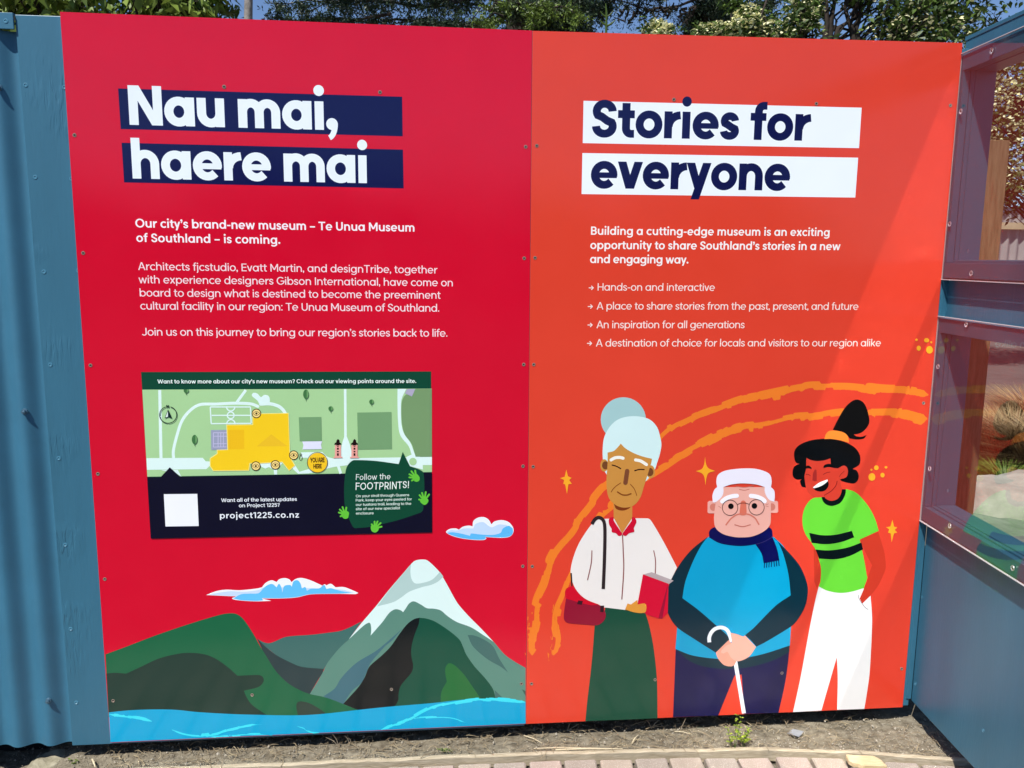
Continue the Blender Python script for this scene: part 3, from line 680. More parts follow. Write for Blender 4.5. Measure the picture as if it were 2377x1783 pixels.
for cx, cy_ in ((302, 577), (145, 660), (-17, 220), (-22, 670)):
    shape(PR, mp_, 'viewing_point', '#ffe08a', 'B2', ell(cx, cy_, 37)); m = MB()
    stroke(PR, mp_, '', '', 'B2', ell(cx, cy_, 37), 7, m, closed=True)
    stroke(PR, mp_, '', '', 'B2', [(cx - 29 + 58 * t, cy_ - 17 * math.sin(math.pi * t)) for t in [i / 10 for i in range(11)]], 4, m, cap=False)
    stroke(PR, mp_, '', '', 'B2', [(cx - 29 + 58 * t, cy_ + 17 * math.sin(math.pi * t)) for t in [i / 10 for i in range(11)]], 4, m, cap=False)
    shape(PR, mp_, '', '', 'B2', ell(cx, cy_, 9), m); m.build('eye_symbol', ink('#3a2c1c'), mp_)
m = MB()
stroke(PR, mp_, '', '', 'B2', ell(362, 600, 12, 20), 4, m, closed=True); stroke(PR, mp_, '', '', 'B2', ell(362, 572, 8), 4, m, closed=True)
m.build('person_symbol', ink('#3a2c1c'), mp_)
stroke(PR, mp_, 'marker_ring', '#3a2c1c', 'B2', ell(505, 640, 87), 4, closed=True)
shape(PR, mp_, 'here_marker', '#fbcb2d', 'B2', ell(505, 640, 83))
text(PR, mp_, 'marker_lettering', '#4a2c16', 'B2', 'YOU ARE', (443, 640), (567, 638), 42, .17, condense=.62)
text(PR, mp_, 'marker_lettering', '#4a2c16', 'B2', 'HERE', (471, 692), (543, 690), 40, .17, condense=.62)
# towers
for cx in (680, 822):
    m = MB(); m2 = MB()
    poly(PR, mp_, '', '', 'B2', f'{cx-26},490! {cx+26},490! {cx+26},588! {cx+38},590! {cx+38},600! {cx-38},602! {cx-38},592! {cx-26},588!', m)
    poly(PR, mp_, '', '', 'B2', f'{cx-32},480! {cx-14},465! {cx-12},452! {cx},437! {cx+14},450! {cx+12},465! {cx+30},478! {cx+26},486! {cx+12},484! {cx+12},494! {cx-14},494! {cx-12},484! {cx-28},488!', m2)
    for y0, y1 in ((498, 505), (513, 530), (540, 552), (560, 582)): poly(PR, mp_, '', '', 'B2', f'{cx-8},{y0}! {cx+8},{y0}! {cx+8},{y1}! {cx-8},{y1}!', m2)
    m.build('gate_tower', ink('#efa79a'), mp_); m2.build('gate_tower_roof', ink('#24141a'), mp_)
# little trees
for cx, cy_, a, b in ((-545, 443, 24, 40), (-617, 22, 22, 24), (407, 55, 24, 40), (968, 120, 20, 20), (619, 178, 20, 20)):
    m = MB(); m2 = MB(); y0 = max(cy_ - b, 16); pts = [(x, max(y, 14)) for x, y in ell(cx, cy_, a, b)]
    shape(PR, mp_, '', '', 'B2', pts, m); stroke(PR, mp_, '', '', 'B2', [(cx, cy_), (cx + 1, cy_ + b + 15)], 5, m, cap=False)
    shape(PR, mp_, '', '', 'B2', [(x, max(y, 14)) for x, y in ell(cx + a * .2, cy_, a * .7, b * .82, 20, -85, 85)], m2)
    m.build('map_tree', ink('#467848'), mp_); m2.build('map_tree_light', ink('#6fa266'), mp_)
# compass
m = MB(); stroke(PR, mp_, '', '', 'B2', ell(-771, 232, 73, 71, 40, -72, 252), 7, m)
poly(PR, mp_, '', '', 'B2', '-772,185! -737,262! -771,250! -802,262!', m); m.build('compass', ink('#0c2e2c'), mp_)
poly(PR, mp_, 'compass_face', '#e6f6ee', 'B2', '-774,200! -773,246! -794,254!')
text(PR, mp_, 'compass_lettering', '#0c2e2c', 'B2', 'N', (-787, 170), (-763, 170), 22, .2)
# lower navy block
poly(PR, mp_, 'map_footer', '#02192a', 'B2', '-951,764! -837,765! -757,680! -669,760! 1484,723! 1486,1238! -920,1290!')
poly(PR, mp_, 'code_label', '#f6f8fa', 'B2', '-808,910! -522,907! -510,1182! -794,1186!')
text(PR, mp_, 'footer_lettering', '#f6fbff', 'B2', 'Want all of the latest updates', (-317, 977), (330, 967), 31, .12)
text(PR, mp_, 'footer_lettering', '#f6fbff', 'B2', 'on Project 1225?', (-166, 1022), (183, 1017), 31, .12)
text(PR, mp_, 'footer_lettering', '#f6fbff', 'B2', 'project1225.co.nz', (-328, 1117), (348, 1110), 50, .125)
text(PR, mp_, 'header_lettering', '#f0fff6', 'B2', "Want to know more about our city's new museum? Check out our viewing points around the site.", (-862, -37), (1350, -41), 34, .135)
# bubble
bb = poly(PR, mp_, 'speech_bubble', '#0b4a36', 'B2', '800,625 850,618 1000,625 1200,652! 1235,548! 1298,672! 1380,700 1412,730 1420,850 1412,960 1405,1050 1350,1080 1200,1130 1060,1165 950,1190 860,1198 815,1195 780,1130 745,1050 733,900 738,780 755,680')
text(PR, mp_, 'bubble_heading', '#f4fff6', 'B2', 'Follow the', (834, 787), (1128, 781), 46, .082, hand=1, condense=.86)
text(PR, mp_, 'bubble_heading', '#f4fff6', 'B2', 'FOOTPRINTS!', (832, 872), (1286, 858), 58, .098, hand=1, condense=.8)
for s, a, b in [('On your stroll through Queens', (834, 937), (1290, 926)), ('Park, keep your eyes peeled for', (834, 973), (1313, 962)), ('our tuatara trail, leading to the', (834, 1010), (1307, 1000)),
                ('site of our new specialist', (834, 1047), (1212, 1038)), ('enclosure', (835, 1084), (986, 1082))]:
    text(PR, mp_, 'bubble_lettering', '#eafff0', 'B2', s, a, b, 22, .105)
rr_ = random.Random(3)
for cx, cy_, ang, L in ((1350, 770, 140, 62), (1420, 965, 95, 66), (745, 1085, 125, 62), (995, 1200, 55, 60)):
    a0 = math.radians(ang); m = MB()
    poly(PR, mp_, '', '', 'B2', ' '.join(f'{cx + r_ * math.cos(t):.1f},{cy_ - r_ * math.sin(t):.1f}' for t, r_ in [(a0 + k * .7854, rr_.uniform(28, 38)) for k in range(8)]), m)
    for k, da in enumerate((-42, -14, 12, 36, 72)):
        t = math.radians(ang + da); l = L * (1, 1.12, 1.05, .95, .7)[k]
        stroke(PR, mp_, '', '', 'B2', [(cx + 20 * math.cos(t), cy_ - 20 * math.sin(t)), (cx + l * math.cos(t), cy_ - l * math.sin(t))], 15, m)
    m.build('footprint', ink('#67c63f'), mp_)

# ---- red sign: clouds
PR.k = 3
c1 = poly(PR, red, 'cloud', '#eef4ff', 'B2', '1605,1235 1640,1208 1690,1205 1715,1215! 1750,1190 1800,1180 1832,1187! 1840,1140 1880,1112 1930,1108 1970,1130 1993,1170! 2020,1145 2080,1133 2140,1150 2178,1195 2180,1240 2150,1275 2080,1285 1940,1278! 1950,1290 1930,1303 1850,1303 1740,1290 1650,1265')
poly(PR, c1, 'cloud_tone', '#c3dcfa', 'B2', '1616,1240 1645,1220 1700,1222 1760,1205 1838,1205! 1860,1165 1920,1150 1965,1180 2000,1195 2060,1170 2130,1180 2165,1215 2160,1250 2080,1277 1940,1272! 1740,1270')
poly(PR, c1, 'cloud_shade', '#5fbcf2', 'B2', '1612,1243! 1660,1237 1740,1250 1810,1268! 1820,1248 1900,1256 2000,1260 2070,1243 2092,1205 2140,1182 2176,1205! 2176,1245 2150,1272 2080,1282 1940,1276! 1945,1289 1925,1300 1850,1300 1740,1287 1650,1262')
PR.k = 3
c2_ = poly(PR, red, 'cloud', '#f4f8ff', 'B3', '-447,178! -362,145 -272,132 -162,137 -12,122 30,112! 60,75 110,52 155,66! 180,42 225,33 265,45 282,68! 320,40 370,32 440,50 520,85 548,98! 565,86 582,95! 620,82 660,112! 730,110 800,135 855,160! 830,170 700,168 450,172 330,198 200,207 30,208! 110,228! -20,232 -150,225 -215,215 -225,205 -190,190! -300,185')
poly(PR, c2_, 'cloud_tone', '#c9def8', 'B3', '-430,176! -340,158 -240,146 -120,150 0,135 60,110 700,130 820,158! 700,166 450,170 330,192 30,203! -190,188!')
poly(PR, c2_, 'cloud_shade', '#66c4f6', 'B3', '-218,207! -150,172 -80,166 0,162 40,122 80,92 120,84 155,112! 175,82 195,110 205,157! 220,102 270,92 285,106! 300,62 335,52 360,80 372,122! 400,110 415,142! 450,124 520,120 560,92 582,127! 620,120 700,142 800,160! 700,165 450,170 330,195 200,204 30,205! 40,224! -20,229 -150,222')
# ---- red sign: mountain scene
PR.k = 3
ms = poly(PR, red, 'mountain_print', '#5f8c7c', 'B3', '440,1025! 545,850 600,740 680,640 770,560 880,420 1000,280 1120,130 1240,-10 1300,-80 1340,-115 1400,-126 1450,-115 1540,-30 1580,30 1620,100 1680,210 1720,270 1800,360 1900,460 2010,575 2100,680 2180,740 2286,802! 2286,1100! 440,1150!')
poly(PR, ms, 'snow_cap', '#dff6f0', 'B3', '770,560! 880,420 1000,280 1120,130 1240,-10 1300,-80 1340,-115 1400,-126 1450,-115 1540,-30 1580,30 1620,100 1680,210 1720,270 1800,360 1900,460 2010,577! 1930,525 1820,455 1700,410 1620,360 1560,310 1500,295 1440,290 1390,260 1330,232 1290,250 1262,290 1238,325! 1215,308 1170,300 1120,330 1060,410 960,525! 965,480 960,430 945,415 900,440')
poly(PR, ms, 'snow_shade', '#b6d2cc', 'B3', '1015,275! 1120,135 1240,-8 1305,-84! 1300,-20 1310,40 1340,78 1400,75 1480,50 1535,0 1552,-20! 1582,20! 1540,60 1480,90 1400,110 1290,150 1220,200 1150,240')
poly(PR, ms, 'far_ridge', '#446e68', 'B3', '-15,550! 40,580 90,590 140,575 220,540 300,528 450,518 600,500 700,485 780,455 885,402! 770,562! 700,625 600,745 560,815! 400,810 260,755 150,690 60,620')
poly(PR, ms, 'dark_valley', '#304244', 'B3', '-15,545! 60,620 150,690 260,748 370,792 560,810! 545,850 500,920 440,1025! 380,1030! 280,960 180,870 100,770 40,660')
poly(PR, ms, 'ridge_tone', '#47707a', 'B3', '1232,462! 1150,560 1080,620 960,760 920,850 880,930 800,1000 725,1112! 640,1090 555,1045! 650,980 700,900 760,830 850,750 1000,660 1100,580 1180,510')
poly(PR, ms, 'forest_slope', '#1c5240', 'B3', '1375,372! 1440,380 1520,410 1640,490 1720,560 1750,620 1780,690 1850,790 1940,890 2000,970 2020,1020 2030,1070! 1140,1130! 1150,900! 1300,600!')
poly(PR, ms, 'dark_slope', '#102022', 'B3', '1378,372! 1370,430 1335,520 1310,620 1308,700 1323,780 1310,840 1260,900 1215,960 1198,1030 1195,1080 1150,1135 860,1165! 725,1110! 780,1050 860,960 910,880 950,790 1050,700 1130,620 1200,520 1270,430 1330,385')
poly(PR, ms, 'bush_tone', '#2b6e3c', 'B3', '1560,1110! 1565,1010 1612,918! 1600,860 1600,800 1630,762 1680,780 1760,860 1830,960 1905,1070!')
poly(PR, ms, 'ridge_tone', '#486e68', 'B3', '1790,520! 1850,525 1940,565 2010,620 2060,720 2135,840! 2070,790 1980,740 1900,680 1830,610')
poly(PR, ms, 'ridge_tone', '#486e68', 'B3', '2020,990! 2095,1062! 2030,1070!')
poly(PR, ms, 'ridge_tone', '#3c5c50', 'B3', '2254,985! 2286,1000! 2286,1042!')
poly(PR, ms, 'green_hill', '#246645', 'B3', '-1309,685! -1132,620 -912,535 -712,465 -512,400 -312,343 -212,335 -152,362 -102,420 -32,530 0,590 60,690 150,830 250,930 350,990 440,1025 550,1048 650,1080 760,1125 862,1165! 700,1225! -1281,1225!')
poly(PR, ms, 'dark_hill', '#263e36', 'B3', '-1301,850! -1232,843 -1132,850! -1012,795 -862,725 -712,685 -592,672 -462,685 -362,725 -262,795 -180,868! 0,862 38,880 43,920 0,965 -124,997! -102,1050 -52,1120 80,1210! -1281,1190!')
poly(PR, ms, 'bush_tone', '#33453c', 'B3', '325,1150 330,1100 370,1088 440,1105 520,1150 590,1200! 340,1212!')
wt = poly(PR, ms, 'water_print', '#00a6d2', 'B3', '-1280,1182! -1112,1165 -912,1157 -712,1160 -512,1180 -212,1197 0,1203 200,1207 400,1205 600,1190 860,1160 1100,1135 1400,1110 1560,1095 1700,1078 1900,1065 2100,1070 2286,1092! 2286,1278! -1267,1438!')
m = MB()
for t, w_, sd_ in (('-1277,1200 -1112,1215 -1012,1235 -912,1260', 20, 1), ('-742,1330 -652,1365 -512,1385 -362,1370 -262,1335 -112,1300 0,1285 70,1285', 20, 2),
                   ('-412,1392 -212,1380 0,1372 120,1378', 13, 3), ('1050,1330 1150,1290 1300,1240 1400,1185 1520,1130 1700,1090 1900,1070 2100,1075 2284,1095', 24, 4),
                   ('1330,1235 1500,1222 1650,1230 1770,1268', 18, 5), ('330,1300 400,1325 450,1350 520,1356', 9, 6)):
    stroke(PR, ms, '', '', 'B3', t, w_, m, ragged=4.5, seed=sd_)
m.build('water_ripples', ink('#40e0ee'), ms)

# ---- orange sign: headings and text
poly(PO, org, 'heading_bar', '#f4faff', 'C0', '570,863! 2950,922! 2927,1268! 563,1225!')
poly(PO, org, 'heading_bar', '#f4faff', 'C0', '560,1310! 2920,1350! 2895,1691! 553,1661!')
text(PO, org, 'heading_lettering', NAVY, 'C0', 'Stories for', (640, 1173), (2505, 1206), 318, .163)
text(PO, org, 'heading_lettering', NAVY, 'C0', 'everyone', (630, 1611), (2331, 1633), 316, .163)
PO.k = 3
for s, a, b in [('Building a cutting-edge museum is an exciting', (633, 350), (2674, 362)), ("opportunity to share Southland's stories in a new", (627, 472), (2767, 482)), ('and engaging way.', (625, 592), (1467, 597))]:
    text(PO, org, 'intro_lettering', '#fff6f0', 'C1', s, a, b, 70, .132)
for s, a, b, y in [('Hands-on and interactive', (690, 828), (1692, 831), 806), ('A place to share stories from the past, present, and future', (682, 990), (2920, 993), 966),
                   ('An inspiration for all generations', (680, 1150), (1947, 1150), 1124), ('A destination of choice for locals and visitors to our region alike', (675, 1307), (3112, 1305), 1281)]:
    text(PO, org, 'body_lettering', '#ffe6dc', 'C1', s, a, b, 63, .095)
    text(PO, org, 'bullet_arrow', '#ffe6dc', 'C1', '>', (a[0] - 76, y + 21), (a[0] - 38, y + 21), 60, .11)
# ---- orange sign: brush arcs, stars, dots
PO.k = 3; OA = '#f2802f'
m = MB()
A1 = '130,2290 128,2150 155,2000 165,1890 190,1780 238,1650 270,1520 320,1420 380,1340 440,1270 500,1180 540,1100 600,1030 680,940 740,870 800,820 1000,640 1240,410 1350,335 1440,295 1550,240 1700,180 1850,130 2000,90 2200,40 2400,10 2550,-12 2727,-18 2927,0 3127,15 3327,32 3520,62'
A2 = '310,2290 335,2160 325,2030 340,1900 380,1780 430,1650 480,1560 700,1150 790,1040 1000,850 1190,715 1300,650 1400,590 1500,525 1650,440 1800,380 1950,340 2127,310 2327,270 2527,240 2727,217 2927,215 3127,215 3327,232 3512,268'
stroke(PO, org, '', '', 'C2', A1, 62, m, ragged=11, seed=11); stroke(PO, org, '', '', 'C2', A2, 60, m, ragged=11, seed=12)
m.build('brush_arcs', ink(OA), org)
m = MB(); PO.k = 6; rq = random.Random(8)
for sx_, lo, hi in ((120, 1850, 2330), (320, 1850, 2330)):
    for k in range(14):
        y = rq.uniform(lo, hi); x = sx_ + (2000 - y) * .1 + rq.uniform(-30, 30); stroke(PO, org, '', '', 'C2', [(x, y), (x + rq.uniform(-6, 6), y + rq.uniform(10, 45))], rq.uniform(3, 8), m)
m.build('brush_flecks', ink(OA), org)
PO.k = 40; STAR = '#fcae30'
poly(PO, org, 'star', STAR, 'C2', '422,700! 436,758! 468,772! 446,790! 470,822! 440,826! 428,908! 412,828! 396,822! 404,790! 368,774! 408,762!')
poly(PO, org, 'star', STAR, 'C2', '1609,590! 1617,650 1640,690 1695,712! 1640,730 1622,770 1613,835! 1604,770 1585,735 1532,714! 1582,695 1602,650')
poly(PO, org, 'star', STAR, 'D2', '1085,1130! 1098,1188! 1127,1196! 1104,1216! 1126,1240! 1098,1246! 1078,1322! 1070,1246! 1046,1240! 1058,1212! 1030,1194! 1068,1188!')
for L, t in ((((1291, 1249, 12, 10), (1377, 1253, 22, 19), (1417, 1270, 8, 9), (1310, 1321, 18, 22), (1402, 1335, 29, 33)), 'D1'), (((947, 685, 20, 20), (1030, 681, 12, 10), (905, 702, 9, 9), (909, 764, 30, 33), (1000, 748, 18, 20)), 'D2')):
    for x, y, a, b in L: shape(PO, org, 'dot', STAR, t, ell(x, y, a, b, 14))

# ---- orange sign: the printed woman
PO.k = 8; T_ = 'C2'
wm = poly(PO, org, 'printed_woman', '#efe9e2', T_, '760,1122! 1110,1118 1145,1135 1250,1310 1370,1540! 1300,1680! 1120,1850! 920,1902! 750,1882! 690,1852 600,1815 540,1770 490,1700 462,1610 462,1540 490,1430 540,1315 630,1180 690,1130')
def pw(n, c, t, **k): return poly(PO, wm, n, c, T_, t, **k)
shape(PO, wm, 'hair_bun', '#a6cccb', T_, ell(910, 272, 193, 190))
pw('hair', '#d6f1ee', '735,612! 733,540 745,430 790,340 860,275 950,247 1050,247 1140,275 1200,340 1225,420 1236,490 1222,570 1200,640 1180,700 1140,760 1100,803! 1000,780 770,748! 750,715!')
pw('skirt', '#1f4e3c', '755,1881! 920,1901! 1100,1931! 1130,2026 1165,2196 1190,2396 1200,2546 1203,2829! 585,2854! 600,2696 640,2346 665,2031! 740,1996!')
pw('neck', '#d08a42', '825,980! 987,980! 987,1115! 900,1247! 828,1115!')
pw('chin_shadow', '#7d3b1e', '830,995! 870,1015 985,995! 960,1033 905,1052 850,1038')
shape(PO, wm, 'ear', '#cc8f44', T_, ell(747, 665, 34, 53)); shape(PO, wm, 'ear', '#cc8f44', T_, ell(1145, 720, 36, 56))
shape(PO, wm, 'ear_inner', '#76472a', T_, ell(757, 665, 29, 35)); shape(PO, wm, 'ear_inner', '#76472a', T_, ell(1138, 722, 30, 36))
pw('face', '#cd9045', '775,555! 830,540 875,495 888,478! 930,520 1000,560 1080,590 1155,608! 1150,640 1135,690 1110,770 1085,850 1060,930 1020,990 970,1020 900,1025 840,1000 790,950 770,880 766,780 775,650')
def sw(n, c, t, w_, **k): return stroke(PO, wm, n, c, T_, t, w_, **k)
sw('eyebrow', '#f6f5e8', '805,618 840,600 880,597 908,604', 26); sw('eyebrow', '#f6f5e8', '1015,618 1060,628 1108,658', 26)
sw('eyelid', '#32000f', '815,662 850,672 887,692', 10); sw('eyelid', '#32000f', '1008,710 1045,700 1088,700', 10)
sw('nose', '#7d4a31', [(943, 713), (928, 813)], 38)
m = MB(); sw('', '', '887,815 850,840 820,870 806,893', 6, mb=m); sw('', '', '970,826 1000,860 1018,900 1024,922', 6, mb=m); sw('', '', '860,892 900,915 940,918 975,907', 11, mb=m); m.build('mouth_lines', ink('#874a22'), wm)
pw('collar', '#d00f35', '800,1110! 825,1105! 830,1140 900,1247! 895,1262 870,1268 845,1245 812,1235 808,1205 788,1170 785,1130'); pw('collar', '#d00f35', '985,1105! 1010,1115 1022,1150 1000,1200 1003,1232 960,1245 930,1268 903,1257 903,1245! 980,1140!')
m = MB(); sw('', '', '903,1262 909,1400 913,1560 897,1808', 9, mb=m); sw('', '', '641,1395 635,1500 604,1643', 8, mb=m); sw('', '', '1170,1395 1185,1480 1183,1590', 8, mb=m); m.build('blouse_lines', ink('#8a4444'), wm)
sw('bag_strap', '#332a2c', '640,1166 668,1125 700,1110 735,1130 750,1180 752,1300 747,1500 738,1722', 29, cap=False)
sw('bag_strap', '#332a2c', [(463, 1585), (470, 1700)], 12, cap=False)
pw('handbag', '#931e35', '420,1800 405,1900 400,1966 410,1996 440,2014 600,2028 690,2031 740,1996 760,1946 745,1896! 700,1858! 560,1846! 420,1801')
pw('bag_flap', '#d1152f', '410,1756 425,1716 480,1694! 520,1751 600,1816 700,1854! 640,1861 545,1841 470,1818 420,1801')
pw('bag_clasp', '#3c2028', '525,1818! 565,1826! 553,1858! 513,1851!'); pw('bag_clasp', '#3c2028', '713,1864! 745,1864! 740,1921! 712,1918!')
pw('book_pages', '#b8a8a8', '1080,1597! 1152,1578! 1340,1650! 1300,1680!')
pw('book', '#d41b38', '1078,1596! 1295,1676! 1290,1926! 1243,1976! 1210,1974! 1110,1941! 1030,1854!')
pw('book_spine', '#9c1c38', '1290,1681! 1280,1766! 1243,1976! 1210,1972!')
pw('hand', '#e0983f', '925,1896! 945,1846! 975,1854! 1030,1814! 1032,1854! 1090,1846 1106,1866 1100,1916 1060,1928 990,1918')

# ---- the printed man
PO.k = 40
mn = poly(PO, org, 'printed_man', '#00a0cb', T_, '1640,1275! 1560,1350 1480,1480 1430,1640 1400,1800 1370,2050! 1355,2236! 1500,2290 1700,2318 1900,2318 2100,2280 2335,2206! 2345,2040! 2345,1780! 2335,1500 2290,1370 2197,1277!')
def pm(n, c, t, **k): return poly(PO, mn, n, c, T_, t, **k)
def sm(n, c, t, w_, **k): return stroke(PO, mn, n, c, T_, t, w_, **k)
pm('trousers', '#20204a', '1358,2236! 1335,2818! 1722,2804! 1862,2461! 1922,2454! 1945,2791! 2237,2781! 2290,2546 2318,2356 2333,2206! 2100,2280 1900,2317 1700,2318 1500,2290')
pm('sweater_hem', '#0a3540', '1358,2238! 1480,2340 1620,2390 1800,2406 2000,2388 2200,2330 2330,2260! 2333,2206! 2100,2280 1900,2317 1700,2318 1500,2290')
pm('sleeve', '#05323e', '1632,1275! 1500,1380 1400,1500 1320,1640 1280,1760 1275,1850 1300,1950 1370,2050 1500,2140 1702,2268! 1760,2210! 1818,2160! 1800,2120 1700,2030 1550,1900 1415,1800! 1440,1660 1500,1500 1570,1360')
pm('sleeve', '#05323e', '2190,1278! 2307,1390 2417,1520 2477,1656 2489,1746 2467,1866 2407,1976 2347,2041 2127,2176 2048,2216! 2000,2160 1950,2118! 2030,2050 2212,1866 2342,1776! 2322,1596 2277,1420 2227,1310')
sm('cane', '#f4faff', [(1865, 2325), (1942, 2786)], 33, cap=False)
pm('hand', '#eda189', '1815,2156! 1702,2266! 1720,2316 1770,2371 1830,2384 1862,2371! 1900,2296!')
sm('cane_hook', '#f4faff', '1646,2178 1645,2136 1665,2091 1700,2061 1750,2051 1795,2071 1820,2116 1837,2172', 31, cap=False)
pm('hand', '#f4b19c', '1825,2096! 1880,2108 1935,2128 1950,2118! 2045,2218! 1990,2296 1920,2334 1870,2338 1830,2306 1800,2261 1765,2274 1745,2256 1790,2206 1836,2182')
shape(PO, mn, 'ear', '#efad9f', T_, [(1645, 968), (1698, 968), (1698, 1075), (1640, 1075), (1630, 1066), (1631, 980)]); shape(PO, mn, 'ear', '#efad9f', T_, [(2160, 968), (2222, 968), (2233, 978), (2235, 1060), (2226, 1070), (2160, 1070)])
shape(PO, mn, 'ear_inner', '#d6816f', T_, ell(1680, 1022, 30, 32)); shape(PO, mn, 'ear_inner', '#d6816f', T_, ell(2180, 1020, 30, 32))
pm('scarf', '#150750', '1645,1282! 1643,1235 1665,1205 1705,1188! 2150,1188! 2180,1215 2188,1270! 2130,1310 2040,1340 1920,1355 1800,1345 1720,1325')
pm('scarf', '#150750', '2040,1340! 2185,1275! 2225,1380 2245,1478! 2110,1503! 2092,1420')
m = MB()
for k in range(7):
    x = 2118 + k * 20; sm('', '', [(x, 1495 - k * 3), (x + (4 if k > 3 else -3), 1540 - k * 3)], 8, mb=m)
m.build('scarf_fringe', ink('#150750'), mn)
sm('scarf_edge', '#4a4078', '2040,1340 2110,1318 2186,1276', 3, cap=False)
pm('face', '#f2b3a3', '1690,1050! 1685,1130 1700,1200 1760,1250 1850,1275 1925,1280 2010,1272 2100,1235 2160,1180 2171,1110 2171,850! 1745,850! 1700,980!')
pm('hair', '#f3eef8', '1675,980! 1672,920 1690,870 1712,850! 1705,800 1720,745 1780,710 1900,692 2030,692 2120,715 2165,745 2178,800 2172,850! 2200,880 2205,930 2200,975! 2160,960 2130,920 2118,880 2120,850! 2050,828 1930,818 1830,828 1765,850! 1765,900 1745,940 1700,978')
m = MB(); sm('', '', '1872,843 1945,852 2020,840', 6, mb=m); sm('', '', '1903,870 1945,877 1985,868', 6, mb=m); sm('', '', '1722,1012 1738,1022 1745,1030', 4, mb=m); sm('', '', '2125,1002 2140,998 2150,992', 4, mb=m); sm('', '', '2127,1012 2140,1014 2150,1018', 4, mb=m)
sm('', '', '1863,1172 1930,1188 1995,1172', 9, mb=m); m.build('face_lines', ink('#c87464'), mn)
pm('nose', '#e2765e', '1912,985! 1920,970 1935,964 1950,970 1960,985! 1962,1080 1935,1092 1905,1082')
sm('cheek_fold', '#d97a66', '1925,1078 1880,1086 1835,1115 1808,1145 1788,1172', 12); sm('cheek_fold', '#d97a66', '1945,1078 1990,1086 2035,1115 2055,1145 2068,1168', 12)
sm('eyebrow', '#fffaff', '1755,972 1790,945 1840,928 1880,924', 36); sm('eyebrow', '#fffaff', '2000,924 2050,932 2095,950 2118,970', 36)
shape(PO, mn, 'eye', '#1c0810', T_, ell(1829, 1013, 24)); shape(PO, mn, 'eye', '#1c0810', T_, ell(2030, 1010, 24))
m = MB(); sm('', '', ell(1822, 1026, 66), 5, mb=m, closed=True); sm('', '', ell(2048, 1022, 66), 5, mb=m, closed=True); sm('', '', '1886,998 1910,988 1935,985 1960,988 1984,996', 5, mb=m); m.build('glasses', ink('#45201c'), mn)

# ---- the printed young person
PO.k = 8; T_ = 'D2'
yp = poly(PO, org, 'printed_young_person', '#6bd33c', T_, '475,935! 400,950 345,1010 318,1090 318,1180 345,1260 395,1330 430,1400 465,1500 475,1560 470,1656 455,1701! 530,1740 640,1757 740,1745 840,1718! 870,1630 865,1600 845,1480 805,1300! 968,1225! 940,1130 890,1030 820,940 760,890 690,868!')
def py_(n, c, t, **k): return poly(PO, yp, n, c, T_, t, **k)
def sy_(n, c, t, w_, **k): return stroke(PO, yp, n, c, T_, t, w_, **k)
py_('trousers', '#f2f0ec', '455,1701! 530,1738 640,1757 740,1745 838,1716! 880,1780! 898,1776! 908,1896 912,1996 905,2196 890,2446 870,2596 845,2749! 612,2757! 618,2496 610,2306! 540,2546 478,2763! 235,2776! 300,2476 370,2096 420,1846')
py_('arm', '#ca3d2a', '805,1300! 963,1232! 1000,1350 1020,1430 1028,1540 1000,1620 960,1700 898,1780! 828,1848! 805,1805! 850,1700 875,1620 912,1520! 860,1420')
py_('arm', '#ca3d2a', '412,1350! 450,1440! 475,1560! 470,1640! 440,1720! 418,1660!')
sy_('pocket_line', '#5a5a60', '793,1774 800,1806 820,1838 850,1878 876,1898', 4)
py_('stripe', '#191d1c', '373,1242! 480,1262 600,1258 738,1225! 758,1280! 650,1320 520,1340 395,1328!')
py_('stripe', '#191d1c', '427,1385! 550,1392 700,1368 820,1325! 835,1383! 720,1440 600,1468 458,1463!')
py_('neck', '#cf4232', '620,790! 658,870! 640,935 600,962 560,968 520,955 498,925! 560,850!')
py_('shirt_collar', '#191d1c', '478,930! 500,925! 515,950 560,968 610,955 640,920 655,868! 688,870! 680,920 640,985 570,1012 520,1000 490,970')
py_('ponytail', '#140f10', '575,360! 620,270 680,170 740,115 790,102 840,130 870,190 888,270 880,320 840,370 800,392 755,400! 775,415 820,420 865,405! 840,435 780,443 720,435! 690,400 640,375')
py_('face', '#cf4232', '340,590! 560,590! 620,690! 660,668 690,672 703,710 700,750 670,780 635,785! 648,850! 630,900 580,935 500,935! 420,938 370,900 345,850 335,780 335,690')
py_('hair', '#140f10', '350,600! 345,700 333,760 345,855! 310,845 295,800 310,785! 265,785 235,760 232,710 250,670 290,652! 260,640 245,600 248,540 290,490 370,455 470,438 570,440 680,465 760,510 800,560 812,610 800,660 745,695! 780,710 797,750 790,790 760,818 710,815 650,798 635,785! 690,765 705,720 695,680 665,667 620,690! 580,685 560,660 555,605! 500,622 440,628 385,618')
py_('hair_band', '#ff9038', '503,440! 515,400 545,370 600,368 660,380 700,410 715,470! 640,450 560,438')
py_('eyebrow', '#140f10', '342,694! 350,670 370,667 390,680 395,697! 365,690'); py_('eyebrow', '#140f10', '495,688! 500,665 530,652 560,655 590,688! 540,680')
m = MB(); sy_('', '', '345,742 365,742 382,752', 5, mb=m); sy_('', '', '495,742 520,728 552,722', 5, mb=m); sy_('', '', '503,920 560,885 600,840 612,800', 5, mb=m); sy_('', '', '632,762 645,740 672,715', 4, mb=m); m.build('face_lines', ink('#701a1e'), yp)
py_('nose', '#9c2f2b', '400,792! 405,740 420,702 435,706 438,798! 420,800')
py_('mouth', '#190c10', '408,858! 470,825 532,790! 540,830 520,870 480,888 430,880')
py_('teeth', '#f8f8f4', '405,852! 460,812 528,785! 531,800 480,838 415,860')

